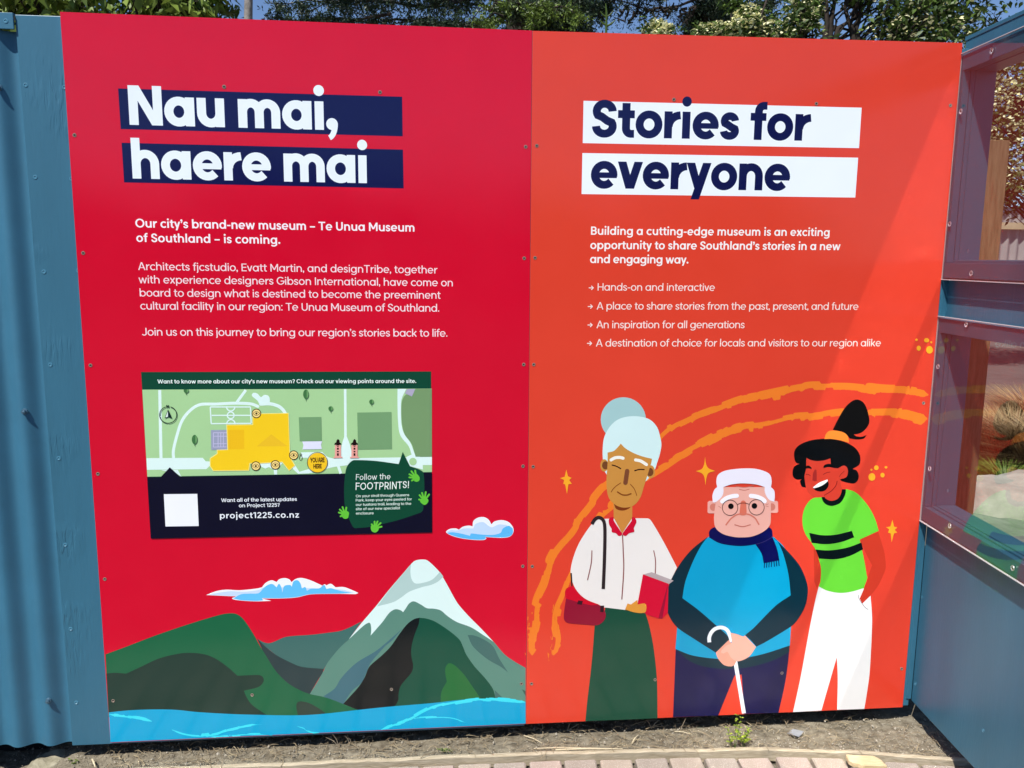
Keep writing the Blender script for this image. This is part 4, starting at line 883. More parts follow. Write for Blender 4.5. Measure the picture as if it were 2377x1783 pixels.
# ------------------------------------------------------------------ the side wall with its two viewing windows
WA = math.radians(-94.5); WU = Vector((math.cos(WA), math.sin(WA), 0)); WN = Vector((-WU.y, WU.x, 0)); WO = Vector((2.425, 0, 0))
def wf(s, d, z): p = WO + WU * s + WN * d; return (p.x, p.y, z)      # s along the wall towards the camera, d out behind it
sw_ = thing('window_wall', 'blue painted side wall with two clear viewing windows at right of the orange sign', 'wall', tuple(wf(.6, .05, .07)))
WLEN = 1.3; WB, WT = .074, 2.060
lblue = paint_blue('blue_wall_paint', (.029, .115, .178), .38, strokes=False)
O1 = (1.447, 1.967); O2 = (.716, 1.240); SO = .017; SE = 1.22
def wbox(name, s0, s1, d0, d1, z0, z1, m=lblue, bevel=.0015):
    b = MB(); b.box((s0, d0, z0), (s1, d1, z1), wf); return b.build(name, m, sw_, bevel=bevel)
wbox('lower_panel', .0, WLEN, 0, .012, WB, O2[0] - .002)
wbox('middle_rail', -.002, WLEN, -.001, .012, O2[1] + .001, O1[0] - .001)
wbox('top_rail', -.022, WLEN, -.002, .012, O1[1] + .001, WT - .006)
wbox('corner_stile', -.0, SO - .0005, .0005, .0125, O2[0] - .002, O2[1] + .001); wbox('corner_stile', -.0, SO - .0005, .0005, .0125, O1[0] - .001, O1[1] + .001)
wbox('end_stile', SE, WLEN, .0005, .0125, O2[0] - .002, O2[1] + .001); wbox('end_stile', SE, WLEN, .0005, .0125, O1[0] - .001, O1[1] + .001)
for z0, z1 in (O1, O2):
    wbox('jamb', SO - .02, SO, .0130, .072, z0 - .02, z1 + .02); wbox('jamb', SE, SE + .02, .0130, .072, z0 - .02, z1 + .02)
    wbox('sill', SO + .0005, SE - .0005, .0131, .0722, z0 - .022, z0 + .0005); wbox('window_head', SO + .0005, SE - .0005, .0131, .0722, z1 - .0005, z1 + .022)
wbox('cap_board', -.024, WLEN, -.004, .085, WT - .0055, WT + .006)
wbox('corner_trim', -.012, .0, -.016, -.0005, .078, WT - .03)
for s in (.25, .62, 1.1): wbox('stud', s, s + .045, .0125, .07, WB + .01, O2[0] - .024, timber_m)
wbox('window_flashing', 0.001, WLEN, -.004, -.0012, O1[0] - .055, O1[0] - .052); 
def glass(name):
    m = bpy.data.materials.new(name); m.use_nodes = True; n = m.node_tree.nodes; l = m.node_tree.links; n.clear()
    o = n.new('ShaderNodeOutputMaterial'); mx = n.new('ShaderNodeMixShader'); tr = n.new('ShaderNodeBsdfTransparent'); gl = n.new('ShaderNodeBsdfGlossy'); fr = n.new('ShaderNodeFresnel'); mu = n.new('ShaderNodeMath')
    fr.inputs[0].default_value = 1.49; mu.operation = 'MULTIPLY'; mu.inputs[1].default_value = 1.85; mu.use_clamp = True; tr.inputs[0].default_value = (.95, .945, .94, 1); gl.inputs['Roughness'].default_value = .035
    ge = n.new('ShaderNodeNewGeometry'); iv = n.new('ShaderNodeMath'); iv.operation = 'SUBTRACT'; iv.inputs[0].default_value = 1; m3 = n.new('ShaderNodeMath'); m3.operation = 'MULTIPLY'; l.new(ge.outputs['Backfacing'], iv.inputs[1])
    l.new(fr.outputs[0], mu.inputs[0]); l.new(mu.outputs[0], m3.inputs[0]); l.new(iv.outputs[0], m3.inputs[1]); l.new(m3.outputs[0], mx.inputs[0]); l.new(tr.outputs[0], mx.inputs[1]); l.new(gl.outputs[0], mx.inputs[2]); l.new(mx.outputs[0], o.inputs[0]); return m
GL = glass('clear_acrylic'); rim_m = mat('acrylic_edge', (.50, .50, .51), .25, .6)
for z0, z1 in ((1.392, 2.014), (.664, 1.283)):
    b = MB(); b.box((-.001, -.0245, z0), (1.27, -.0205, z1), wf); pane = b.build('window_pane', GL, sw_)
    m = MB()       # polished rim: thin bars round the sheet
    m.box((-.0025, -.0255, z0 - .0022), (1.272, -.0195, z0 - .0002), wf); m.box((-.0025, -.0255, z1 + .0002), (1.272, -.0195, z1 + .0022), wf); m.box((-.0032, -.0255, z0), (-.0012, -.0195, z1), wf)
    m.build('pane_edge', rim_m, pane)
    wbox('pane_batten', .002, 1.26, -.0203, -.0012, z0 + .004, z0 + .046, bevel=.001); wbox('pane_batten', .002, 1.26, -.0203, -.0012, z1 - .046, z1 - .004, bevel=.001)
    wbox('pane_batten', .002, SO - .002, -.0202, -.0012, z0 + .047, z1 - .047, bevel=.001)
SCW = screw_mesh(.0075, .003, 's').mesh('screw'); SCW.materials.append(mat('washer_zinc', (.62, .62, .64), .3, .6, .8)); SCW.materials.append(hole_m)
for p in SCW.polygons[-12:]: p.material_index = 1
def on_wall(u, v, dep):
    d = ray(u, v); nn = WN; Q = WO + WN * dep; t = ((Q - CAM).dot(nn)) / d.dot(nn); return CAM + d * t
for t, x, y in [('D0', 1932, 437), ('D0', 1668, 953), ('D1', 1573, 258), ('D1', 1757, 680), ('D1', 1715, 1120), ('D1', 1474, 1478), ('D2', 1403, 692), ('D2', 1575, 1182), ('D2', 2113, 1543)]:
    P = on_wall(*pix(t, x, y), -.0248); put_screw(SCW, P, sw_, rot=WA + math.pi)
for t, x, y in [('D2', 1560, 880), ('D1', 1730, 490), ('D3', 1337, 195), ('D3', 1283, 937), ('D3', 1862, 1335), ('D0', 1745, 370)]:
    P = on_wall(*pix(t, x, y), -.0006); put_screw(SCB, P, sw_, rot=WA + math.pi)
# dents on the lower panel
# timber stakes behind the wall
def stake(name, label, x, y, h, w=.045, d=.07, lean=0.0):
    b = MB(); b.box((x - w, y - d / 2, -.05), (x + w, y + d / 2, h))
    return props(b.build(name, timber_m, loc=(x, y, 0), bevel=.002), label, 'post')
P = on_y(2310, 328, .45); stake('timber_post', 'brown timber post standing behind the upper and the lower window', P.x, .45, P.z, .037, .05)

# ------------------------------------------------------------------ beyond the wall: road, kerb, fence
asphalt = mat('asphalt', (.115, .098, .09), .9, .3, c2=(.075, .065, .06), vscale=3, bump=.003, bscale=90)
m = MB(); m.add([(3.6, 5.4, -.05), (40, 5.4, -.05), (40, 12.9, -.05), (-30, 12.9, -.05), (-30, 8.6, -.05), (3.0, 8.6, -.05)], [(0, 1, 2, 3, 4, 5)])
props(m.build('road', asphalt), kind='structure')
m = MB(); m.box((-30, 12.9, -.08), (40, 13.08, .07)); props(m.build('kerb', mat('concrete', (.42, .39, .34), .85, .3, var=.2, vscale=4, bump=.003, bscale=20), bevel=.02), kind='structure')
m = MB(); m.add([(-30, 13.08, .05), (40, 13.08, .05), (40, 16, .05), (-30, 16, .05)], [(0, 1, 2, 3)])
props(m.build('verge', mat('verge_earth', (.27, .21, .14), .95, .1, c2=(.15, .12, .07), vscale=2, bump=.02, bscale=8)), kind='structure')
FY = 14.2
ff = thing('corrugated_boundary_fence', 'grey corrugated fence with a timber rail across the road beyond the upper window', 'fence', (12, FY, .05))
m = MB(); X0, X1 = 6.0, 24.0; N = 900; zt = on_y(2340, 492, FY).z; zr = on_y(2340, 525, FY).z
vs = []
for i in range(N + 1):
    x = X0 + (X1 - X0) * i / N; y = FY + .03 * math.sin(2 * math.pi * x / .20); vs += [(x, y, .05), (x, y, zt)]
m.add(vs, [(2 * i, 2 * i + 2, 2 * i + 3, 2 * i + 1) for i in range(N)])
m.build('corrugated_sheet', mat('grey_coated_steel', (.30, .285, .275), .5, .4, var=.08, vscale=2), ff, smooth=True)
m = MB(); m.box((X0, FY - .05, zt - .01), (X1, FY + .05, zt + .07)); m.build('fence_cap', mat('dark_cap', (.07, .09, .12), .5, .4), ff)
m = MB(); m.box((X0, FY - .12, zr - .07), (X1, FY - .035, zr + .07)); m.build('fence_rail', mat('pale_rail', (.52, .42, .26), .7, .3, c2=(.40, .31, .18), vscale=3), ff)
for k in range(7):
    m = MB(); m.box((X0 + .4 + 2.6 * k, FY + .04, .0), (X0 + .5 + 2.6 * k, FY + .14, zt - .1)); m.build('fence_post', timber_m, ff)

# ------------------------------------------------------------------ foliage
def tri_mesh(name, V, Fc, mats, idx=None):
    me = bpy.data.meshes.new(name); nv = len(V); k = Fc.shape[1]; nf = len(Fc)
    me.vertices.add(nv); me.vertices.foreach_set('co', V.astype(np.float32).ravel())
    me.loops.add(nf * k); me.loops.foreach_set('vertex_index', Fc.astype(np.int32).ravel())
    me.polygons.add(nf); me.polygons.foreach_set('loop_start', np.arange(0, nf * k, k, dtype=np.int32)); me.polygons.foreach_set('loop_total', np.full(nf, k, dtype=np.int32))
    for m in mats: me.materials.append(m)
    if idx is not None: me.polygons.foreach_set('material_index', idx.astype(np.int32))
    me.update(); me.validate(); return me
def leaf_mat(name, c, c2, trans=.35, rough=.45, vs=40):
    if name in MATS: return MATS[name]
    m = bpy.data.materials.new(name); MATS[name] = m; m.use_nodes = True; n = m.node_tree.nodes; l = m.node_tree.links; b = n['Principled BSDF']; o = n['Material Output']
    gi = n.new('ShaderNodeNewGeometry'); r = n.new('ShaderNodeMix'); r.data_type = 'RGBA'; r.inputs[6].default_value = (*c, 1); r.inputs[7].default_value = (*c2, 1)
    l.new(gi.outputs['Random Per Island'], r.inputs[0]); l.new(r.outputs[2], b.inputs['Base Color']); b.inputs['Roughness'].default_value = rough; b.inputs['Specular IOR Level'].default_value = .4
    t = n.new('ShaderNodeBsdfTranslucent'); l.new(r.outputs[2], t.inputs[0]); mx = n.new('ShaderNodeMixShader'); mx.inputs[0].default_value = trans
    l.new(b.outputs[0], mx.inputs[1]); l.new(t.outputs[0], mx.inputs[2]); l.new(mx.outputs[0], o.inputs[0]); return m
bark = mat('bark', (.050, .038, .03), .9, .2, c2=(.018, .014, .011), vscale=9, bump=.02, bscale=14, stretch=(2, 2, .5))
pale_bark = mat('pale_bark', (.30, .27, .24), .85, .2, c2=(.17, .15, .13), vscale=12, bump=.01, bscale=22)
def leaves(r, centers, radii, n_per, L, Wd, droop=.3, flat=False, shell=.0):
    C = []; 
    for c, R, n in zip(centers, radii, n_per):
        R = np.atleast_1d(R) * np.ones(3); d = r.normal(0, 1, (n, 3)); d /= np.linalg.norm(d, axis=1)[:, None]; q = r.random(n) ** (1 / 3) * (1 - shell) + shell
        C.append(np.array(c) + d * q[:, None] * R)
    C = np.concatenate(C); n = len(C)
    a = r.random(n) * 2 * np.pi; el = r.normal(-droop, .35, n)
    D = np.stack([np.cos(a) * np.cos(el), np.sin(a) * np.cos(el), np.sin(el)], 1)
    S = np.cross(D, np.array([0, 0, 1.])); S /= np.linalg.norm(S, axis=1)[:, None] + 1e-9
    up = np.cross(S, D); roll = r.normal(0, .6, n)[:, None]; S = S * np.cos(roll) + up * np.sin(roll); up = np.cross(S, D)
    l = (L * r.uniform(.6, 1.25, n))[:, None]; w = (Wd * r.uniform(.7, 1.2, n))[:, None]
    V = np.empty((n, 5, 3)); V[:, 0] = C; V[:, 1] = C + D * l * .45 + S * w * .5 + up * w * .12; V[:, 2] = C + D * l - up * l * .12; V[:, 3] = C + D * l * .45 - S * w * .5 + up * w * .12; V[:, 4] = C + D * l * .5
    k = np.arange(n)[:, None] * 5
    F4 = np.concatenate([k + np.array([[0, 1, 2, 4]]), k + np.array([[0, 4, 2, 3]])]); return V.reshape(-1, 3), F4
def limb_tree(name, label, cat, base, clumps, trunk_r, leafargs, lm, bk, group=None, seed=1, trunks=None, flowers=None, split=2.0, twig=True, density=1.0, shell=.2):
    """tapered trunk, a limb to every clump of the crown, leaves through each clump's volume"""
    group = {'dogwood_tree': 'dogwood trees behind the signs', 'broadleaf_tree': 'broadleaf trees above the left part', 'far_tree': 'far trees behind the boundary fence', 'hedge_tree': 'trees across the forecourt'}.get(name)
    r = np.random.default_rng(seed); rr = random.Random(seed); root = thing(name, label, cat, base, group)
    bx, by, bz = base; top = max(c[2] for c, R in clumps); m = MB()
    tk = trunks or [[(bx, by, bz - .1), (bx + rr.uniform(-.1, .1), by, bz + split * .5), (bx + rr.uniform(-.15, .15), by + rr.uniform(-.1, .1), bz + split), (bx + rr.uniform(-.3, .3), by, bz + (top - bz) * .75), (bx + rr.uniform(-.4, .4), by, top)]]
    for T in tk:
        n = len(T); m.tube(T, [trunk_r * (1 - .8 * i / (n - 1)) for i in range(n)], 9)
    m.build('trunk', bk, root, smooth=True); m = MB()
    for c, R in clumps:
        R0 = float(np.max(R)); T = rr.choice(tk); zt = max(bz + split * .6, c[2] - abs(c[0] - T[0][0]) * .5 - .4)
        # point on the trunk at height zt
        P = T[0]
        for a, b in zip(T, T[1:]):
            if a[2] <= zt <= b[2]:
                t = (zt - a[2]) / (b[2] - a[2] + 1e-9); P = tuple(a[i] + (b[i] - a[i]) * t for i in range(3))
        if zt > T[-1][2]: P = T[-1]
        mid = tuple((P[i] + c[i]) / 2 + rr.uniform(-.15, .15) for i in range(3)); m.tube([P, mid, c], [trunk_r * .32, trunk_r * .2, trunk_r * .07], 6, False)
        if twig:
            for k in range(5):
                e = tuple(c[i] + rr.uniform(-.8, .8) * float((np.atleast_1d(R) * np.ones(3))[i]) for i in range(3)); m.tube([mid if k % 2 else c, tuple((c[i] + e[i]) / 2 + rr.uniform(-.05, .05) for i in range(3)), e], [trunk_r * .08, trunk_r * .05, trunk_r * .02], 4, False)
    m.build('limb', bk, root)
    cs = [c for c, R in clumps]; Rs = [R for c, R in clumps]
    vol = [max(40, int(density * np.prod(np.atleast_1d(R) * np.ones(3)))) for R in Rs]
    V, Fc = leaves(r, cs, Rs, vol, *leafargs, shell=shell); me = tri_mesh('crown', V - np.array(base), Fc, [lm])
    o = bpy.data.objects.new('crown', me); COL.objects.link(o); o.parent = root
    if flowers:
        cen, n, L, fm = flowers; cs2 = []; 
        V, Fc = leaves(r, [c for c, R in cen], [R for c, R in cen], [n] * len(cen), L, L * .75, -.3, shell=.55)
        me = tri_mesh('blossom', V - np.array(base), Fc, [fm]); o = bpy.data.objects.new('blossom', me); COL.objects.link(o); o.parent = root
    return root
def at(u, v, y): p = on_y(u, v, y); return (p.x, p.y, p.z)
LG = leaf_mat('leaf_bright', (.055, .10, .012), (.20, .27, .045), .25); LD = leaf_mat('leaf_dark', (.025, .05, .01), (.10, .16, .028), .22)
LC = leaf_mat('cedar_green', (.012, .026, .012), (.035, .062, .022), .12); LCB = leaf_mat('cedar_sunlit', (.05, .09, .015), (.17, .24, .035), .2)  # second cedar tone: sunlight on the near boughs put into the needle colour
FLW = leaf_mat('cream_petal', (.78, .74, .34), (.84, .81, .52), .2, .5)
rt = random.Random(21)
def fill(u0, u1, v0, v1, y, n, R, dy=.6):
    return [(at(rt.uniform(u0, u1), rt.uniform(v0, v1), y + rt.uniform(-dy, dy)), R * rt.uniform(.75, 1.25)) for _ in range(n)]
def bx_(x0, x1, z0, z1, y, n, R, dy=.8):
    return [((rt.uniform(x0, x1), y + rt.uniform(-dy, dy), rt.uniform(z0, z1)), R * rt.uniform(.75, 1.25)) for _ in range(n)]
# two broadleaf trees behind the left part
x0 = at(90, 0, 7)[0]
limb_tree('broadleaf_tree', 'bright green broadleaf tree showing above the corrugated fence at far left', 'tree', (x0, 7.6, -.07),
          fill(-60, 205, -50, 35, 7, 26, .32) + fill(-260, 180, -420, -80, 7.4, 36, .5) + fill(-80, 190, 30, 200, 7.6, 14, .4), .13, (.17, .07, .6), LG, bark, seed=3, density=2300, shell=.35)
x1 = at(385, 0, 7)[0]
limb_tree('broadleaf_tree', 'bright green broadleaf tree above the left end of the red sign', 'tree', (x1, 7.5, -.07),
          fill(310, 485, -50, 40, 7, 22, .25) + fill(330, 560, -420, -90, 7.4, 28, .42) + fill(320, 500, 60, 180, 7.6, 14, .4), .12, (.17, .07, .6), LG, bark, seed=4, density=2300, shell=.35)
# pale trunk with a thin crown
x2 = at(532, 20, 6.6)[0]
limb_tree('pale_trunk_tree', 'pale grey tree trunk rising above the red sign beside the broadleaf tree', 'tree', (x2, 6.6, -.07), bx_(x2 - 1.0, x2 + 1.0, 4.9, 7.2, 6.8, 18, .5), .085, (.13, .06, .5), LD, pale_bark, seed=5, density=900)

# cedar with layered boughs
def bough(m, V, Fc, r, p0, p1, sag, width, n, L, droop=.55, rad=.02):
    p0 = np.array(p0); p1 = np.array(p1); pts = []
    for i in range(9):
        t = i / 8; q = p0 + (p1 - p0) * t; q[2] += -sag * 4 * t * (1 - t) ; q += r.normal(0, .03, 3); pts.append(tuple(q))
    m.tube(pts, [rad * (1 - .75 * i / 8) for i in range(9)], 6, False)
    tw = []
    for k in range(max(4, int(n / 90))):
        t = r.uniform(.15, 1); i = min(7, int(t * 8)); q = np.array(pts[i]) + (np.array(pts[i + 1]) - np.array(pts[i])) * (t * 8 - i)
        side = r.choice([-1, 1]); d = np.array([r.normal(0, .25) + .4 * np.sign(p1[0] - p0[0]), side * 1.0, r.normal(-.06, .2)]); d /= np.linalg.norm(d); e = q + d * width * r.uniform(.4, 1)
        m.tube([tuple(q), tuple((q + e) / 2 + np.array([0, 0, .03])), tuple(e)], [rad * .2, rad * .12, rad * .05], 4, False); tw.append((q, e))
    k = len(tw); idx = r.integers(0, k, n); t = r.random(n); A = np.array([a for a, b in tw])[idx]; B = np.array([b for a, b in tw])[idx]
    # hanging sprays: needles gather on short drooping shoots
    ns = max(20, n // 14); si = r.integers(0, k, ns); st = r.random(ns); SA = np.array([a for a, b in tw])[si] * (1 - st)[:, None] + np.array([b for a, b in tw])[si] * st[:, None]
    SD = r.normal(0, .5, (ns, 3)) + np.array([0, 0, -droop]); SD /= np.linalg.norm(SD, axis=1)[:, None]; SL = r.uniform(.08, .26, ns)
    j = r.integers(0, ns, n); q = r.random(n); C = SA[j] + SD[j] * (SL[j] * q)[:, None] + r.normal(0, .012, (n, 3))
    D = SD[j] * .6 + r.normal(0, .55, (n, 3)); D /= np.linalg.norm(D, axis=1)[:, None]
    S = np.cross(D, r.normal(0, 1, (n, 3))); S /= np.linalg.norm(S, axis=1)[:, None]; l = (L * r.uniform(.6, 1.3, n))[:, None]; w = l * .16
    vv = np.empty((n, 4, 3)); vv[:, 0] = C; vv[:, 1] = C + D * l * .5 + S * w; vv[:, 2] = C + D * l; vv[:, 3] = C + D * l * .5 - S * w
    base = sum(len(x) for x in V); V.append(vv.reshape(-1, 3)); Fc.append(np.arange(n)[:, None] * 4 + np.array([[0, 1, 2, 3]]) + base)
def cedar(name, label, base, trunk, boughs, mats, seed, cat='tree'):
    r = np.random.default_rng(seed); root = thing(name, label, cat, base, 'cedar trees behind the signs'); m = MB(); m.tube(trunk, [.22 - .17 * i / (len(trunk) - 1) for i in range(len(trunk))], 10); m.build('trunk', bark, root, smooth=True)
    m = MB(); G = {0: ([], []), 1: ([], [])}
    for p0, p1, sag, width, n, L, mi in boughs: bough(m, *G[mi], r, p0, p1, sag, width, n, L)
    m.build('limb', bark, root)
    for mi in (0, 1):
        if G[mi][0]:
            me = tri_mesh('needles', np.concatenate(G[mi][0]) - np.array(base), np.concatenate(G[mi][1]), [mats[mi]]); o = bpy.data.objects.new('needles', me); COL.objects.link(o); o.parent = root
YC = 9.0; xc = at(1190, 0, YC)[0]
Bs = []
def bg_(u0, v0, u1, v1, y0, y1, sag, width, n, L=.05, mi=0): Bs.append((at(u0, v0, y0), at(u1, v1, y1), sag, width, n, L, mi))
for u0, v0, u1, v1, s in [(1000, 20, 620, 2, -.05), (1000, 45, 640, 44, .0), (1180, 30, 700, 22, -.1), (1180, 55, 840, 50, 0), (1180, 0, 900, -20, 0), (1180, 40, 980, 58, .05), (1100, -10, 760, -14, .0), (1150, 60, 760, 66, 0), (900, 35, 600, 60, 0),
                          (1200, 10, 1340, 12, .0), (1200, 50, 1360, 62, .05), (1200, 35, 1350, 40, 0), (1220, -5, 1380, -12, 0), (1200, 65, 1330, 70, 0), (1130, 20, 1330, 25, 0)]:
    bg_(u0, v0, u1, v1, YC + rt.uniform(-1, 1), YC + rt.uniform(-1.4, 1.2), s, .4 if u1 > 900 or u0 > 1190 else .26, 4200 if u1 > 900 or u0 > 1190 else 2600)
for u0, v0, u1, v1 in [(1200, 10, 1110, 40), (1190, 15, 1290, 28), (1250, 20, 1345, 34), (1180, 40, 1120, 58), (1215, 35, 1240, 52), (1230, 25, 1310, 45)]:
    bg_(u0, v0, u1, v1, 8.2, 7.9, -.05, .16, 750, .045, 1)
cz = at(0, 0, YC)[2]
for k in range(26):
    z = rt.uniform(5.0, 9); s = rt.choice((-1, 1)); Bs.append(((xc, YC, z), (xc + s * rt.uniform(1.3, 3.6), YC + rt.uniform(-2, 2), z + rt.uniform(-.4, .3)), .1, .7, 2600, .06, 0))
cedar('cedar_tree', 'dark cedar with layered drooping boughs above the seam between the two signs', (xc, YC, -.07), [(xc, YC, -.1), (xc + .1, YC, 3), (xc, YC + .1, 6), (xc, YC, 9.2)], Bs, [LC, LCB], 31)
# second cedar whose bare sagging branch crosses the blue sky
Bs = []; YC2 = 10.5; xk = at(1640, 0, YC2)[0]
for u0, v0, u1, v1, n in [(1660, 0, 1610, 12, 1800), (1650, 30, 1600, 44, 2200), (1650, 45, 1610, 74, 2200), (1640, 15, 1695, 40, 3000), (1640, 0, 1680, 12, 3600), (1650, 25, 1600, 38, 3600), (1640, -12, 1680, -20, 2600), (1640, 55, 1600, 78, 2200), (1640, 60, 1670, 76, 1500)]:
    bg_(u0, v0, u1, v1, YC2 + rt.uniform(-.6, .6), YC2 + rt.uniform(-.8, .8), .0, .2, n)
Bs.append((at(1625, -2, 9.6), at(1425, -6, 9.4), .115, .08, 220, .04, 0)); Bs.append((at(1430, -4, 9.4), at(1385, 10, 9.4), .05, .2, 1300, .05, 0))
for k in range(16):
    u = 1450 + k * 11; Bs.append((at(u, 22 - abs(u - 1530) * .06, 9.5), at(u + rt.uniform(-40, 15), rt.uniform(0, 62), 9.5 + rt.uniform(-.3, .3)), .05, .05, 60, .035, 0))
for k in range(14):
    z = rt.uniform(5.2, 9); s = rt.choice((-1, 1)); Bs.append(((xk, YC2, z), (xk + s * rt.uniform(.8, 2.6), YC2 + rt.uniform(-1.5, 1.5), z), .1, .6, 2200, .06, 0))
cedar('cedar_tree', 'dark cedar behind the orange sign with a bare sagging branch across the sky', (xk, YC2, -.07), [(xk, YC2, -.1), (xk, YC2, 3.2), (xk + .1, YC2, 6), (xk, YC2, 9)], Bs, [LC, LCB], 33)
# little monkey puzzle top
p = at(1408, 70, 8.2); root = thing('young_conifer', 'spindly green conifer tip poking above the orange sign against the sky', 'tree', (p[0], p[1], -.07))
m = MB(); m.tube([(p[0], p[1], -.1), (p[0], p[1], 2.0), at(1408, 30, 8.2), at(1406, 8, 8.2)], [.04, .03, .014, .006], 7); m.build('trunk', LD, root)
m = MB(); m.tube([at(1410, 60, 8.2), at(1400, 55, 8.2), at(1391, 46, 8.2)], [.013, .012, .006], 6); m.tube([at(1410, 60, 8.2), at(1420, 55, 8.2), at(1428, 47, 8.2)], [.013, .012, .006], 6); m.tube([at(1408, 40, 8.2), at(1418, 33, 8.2), at(1424, 24, 8.2)], [.01, .009, .004], 6); m.tube([at(1408, 40, 8.2), at(1399, 34, 8.2), at(1393, 26, 8.2)], [.01, .009, .004], 6); m.build('limb', LD, root)
# flowering dogwoods
def fl(u0, u1, v0, v1, y, n, R): return fill(u0, u1, v0, v1, y, n, R, .3)
YD = 6.2
xd = at(1535, 70, YD)[0]; c_ = fl(1505, 1562, 66, 78, YD, 7, .075)
limb_tree('dogwood_shrub', 'small cream flowering shrub just topping the orange sign left of its middle', 'shrub', (xd, YD, -.07), c_ + fl(1500, 1565, 85, 240, YD, 12, .2), .03, (.07, .035, .2), LD, bark, seed=41, density=9000, split=1.4, flowers=(c_, 60, .045, FLW))
xd = at(1745, 60, YD)[0]; c_ = fl(1695, 1790, 45, 80, YD, 16, .10) + fl(1625, 1680, 66, 82, YD, 7, .07) + fl(1722, 1762, 32, 48, YD, 6, .09)
limb_tree('dogwood_tree', 'cream flowering dogwood with a rounded top above the middle of the orange sign', 'tree', (xd, YD, -.07), c_ + fl(1690, 1790, 30, 80, YD + .4, 8, .09) + fl(1690, 1730, 0, 30, YD + .4, 4, .07) + fl(1620, 1800, 85, 300, YD, 22, .25), .04, (.08, .04, .3), LD, bark, seed=42, density=5500, split=1.6, flowers=(c_, 55, .045, FLW))
xd = at(1850, 40, YD + .6)[0]; c_ = fl(1785, 1885, 45, 88, YD + .5, 14, .14) + fl(1840, 1890, 0, 50, YD + .5, 9, .14) 
limb_tree('dogwood_tree', 'loose dogwood with scattered cream flowers beside the dark trunks at upper right', 'tree', (xd, YD + .6, -.07), c_ + fl(1850, 1880, -60, 20, YD + .8, 5, .12) + fl(1780, 1890, 90, 300, YD + .6, 16, .3), .045, (.09, .04, .3), LD, bark, seed=43, density=3600, split=1.6, flowers=(c_, 22, .042, FLW))
# dark multi-trunk tree, dense crown to the right
YB = 7.4; xb = at(1975, 60, YB)[0]
def tp(*L): return [(at(u, v, YB + d)) for u, v, d in L]
tr_ = [[(xb, YB, -.1)] + tp((1992, 95, 0), (1985, 70, 0), (1998, 30, 0), (2002, -30, 0), (2010, -160, 0)), [(xb, YB, -.1)] + tp((1985, 110, 0), (1975, 62, 0), (1965, 35, 0), (1960, 20, 0)), [(xb - .3, YB, -.1)] + tp((1925, 95, 0), (1930, 40, 0), (1938, 0, 0), (1935, -80, 0)),
       [(xb - .4, YB, -.1)] + tp((1915, 95, 0), (1920, 50, 0), (1918, 0, 0), (1912, -60, 0)), [(xb - .2, YB, -.1)] + tp((1940, 90, 0), (1945, 66, 0), (1965, 54, 0), (1985, 40, 0))]
cl = fill(2045, 2250, -40, 110, YB, 46, .27, .5) + fill(1890, 1925, -30, 25, YB, 5, .13, .3) + fill(1985, 2060, -60, 4, YB, 7, .15) + fill(1940, 2300, -420, -90, YB + .3, 34, .5)
fc = fill(2040, 2240, -10, 100, YB - .4, 26, .26, .3)
limb_tree('dogwood_tree', 'tall dark trunked dogwood with dense green crown dotted cream at upper right', 'tree', (xb, YB, -.07), cl, .05, (.095, .045, .35), LD, bark, seed=44, trunks=tr_, density=3000, split=2.4, shell=.1, flowers=(fc, 9, .055, FLW))
# the dogwood seen through the upper window
YW = 8.4; xw = at(2600, 300, YW)[0]
cl = fill(2240, 2560, 30, 470, YW, 60, .30, .5)
fc = fill(2260, 2480, 180, 420, YW - .5, 34, .26, .3)
limb_tree('dogwood_tree', 'heavily flowering cream dogwood seen through the upper window', 'tree', (xw, YW, -.07), cl, .08, (.095, .045, .35), LD, bark, seed=45, density=2400, split=1.2, shell=.1, flowers=(fc, 60, .05, FLW))
# far trees behind the fence
for k, (x, h, lb) in enumerate(((9.5, 5.2, 'far dark green tree behind the grey fence, left one'), (14.5, 6.0, 'far dark green tree behind the grey fence, right one'))):
    limb_tree('far_tree', lb, 'tree', (x, 17.5, .05), bx_(x - 2.4, x + 2.4, 1.6, h, 17.5, 34, .9), .16, (.22, .12, .3), LD, bark, seed=50 + k, density=260, split=1.2)

# ------------------------------------------------------------------ planting seen through the lower window
def tussock(label, x, y, h, spread, n, m_, seed):
    r = np.random.default_rng(seed); a = r.random(n) * 2 * np.pi; b = r.random(n) ** .5 * spread * .28; V = np.empty((n, 6, 3)); L = h * r.uniform(.5, 1.2, n); out = r.uniform(.35, 1.1, n) * spread
    base = np.stack([np.cos(a) * b, np.sin(a) * b, np.zeros(n)], 1); d = np.stack([np.cos(a), np.sin(a), np.zeros(n)], 1); s = np.stack([-np.sin(a), np.cos(a), np.zeros(n)], 1)
    for i, t in enumerate((0, .55, 1)):
        q = base + d * (out * t ** 1.6)[:, None]; q[:, 2] = L * (t * 1.25 - t * t * .6); w = (.0045, .0038, .0004)[i]
        V[:, 2 * i] = q + s * w; V[:, 2 * i + 1] = q - s * w
    k = np.arange(n)[:, None] * 6; Fc = np.concatenate([k + np.array([[0, 1, 3, 2]]), k + np.array([[2, 3, 5, 4]])])
    me = tri_mesh('tussock_grass', V.reshape(-1, 3), Fc, [m_]); o = bpy.data.objects.new('tussock_grass', me); COL.objects.link(o); o.location = (x, y, -.06); return props(o, label, 'grass clump', 'tussock grasses beyond the side wall')
RT = leaf_mat('red_tussock', (.22, .11, .045), (.52, .38, .19), .25, .5); GT = leaf_mat('green_tussock', (.05, .075, .02), (.16, .19, .06), .25, .5)
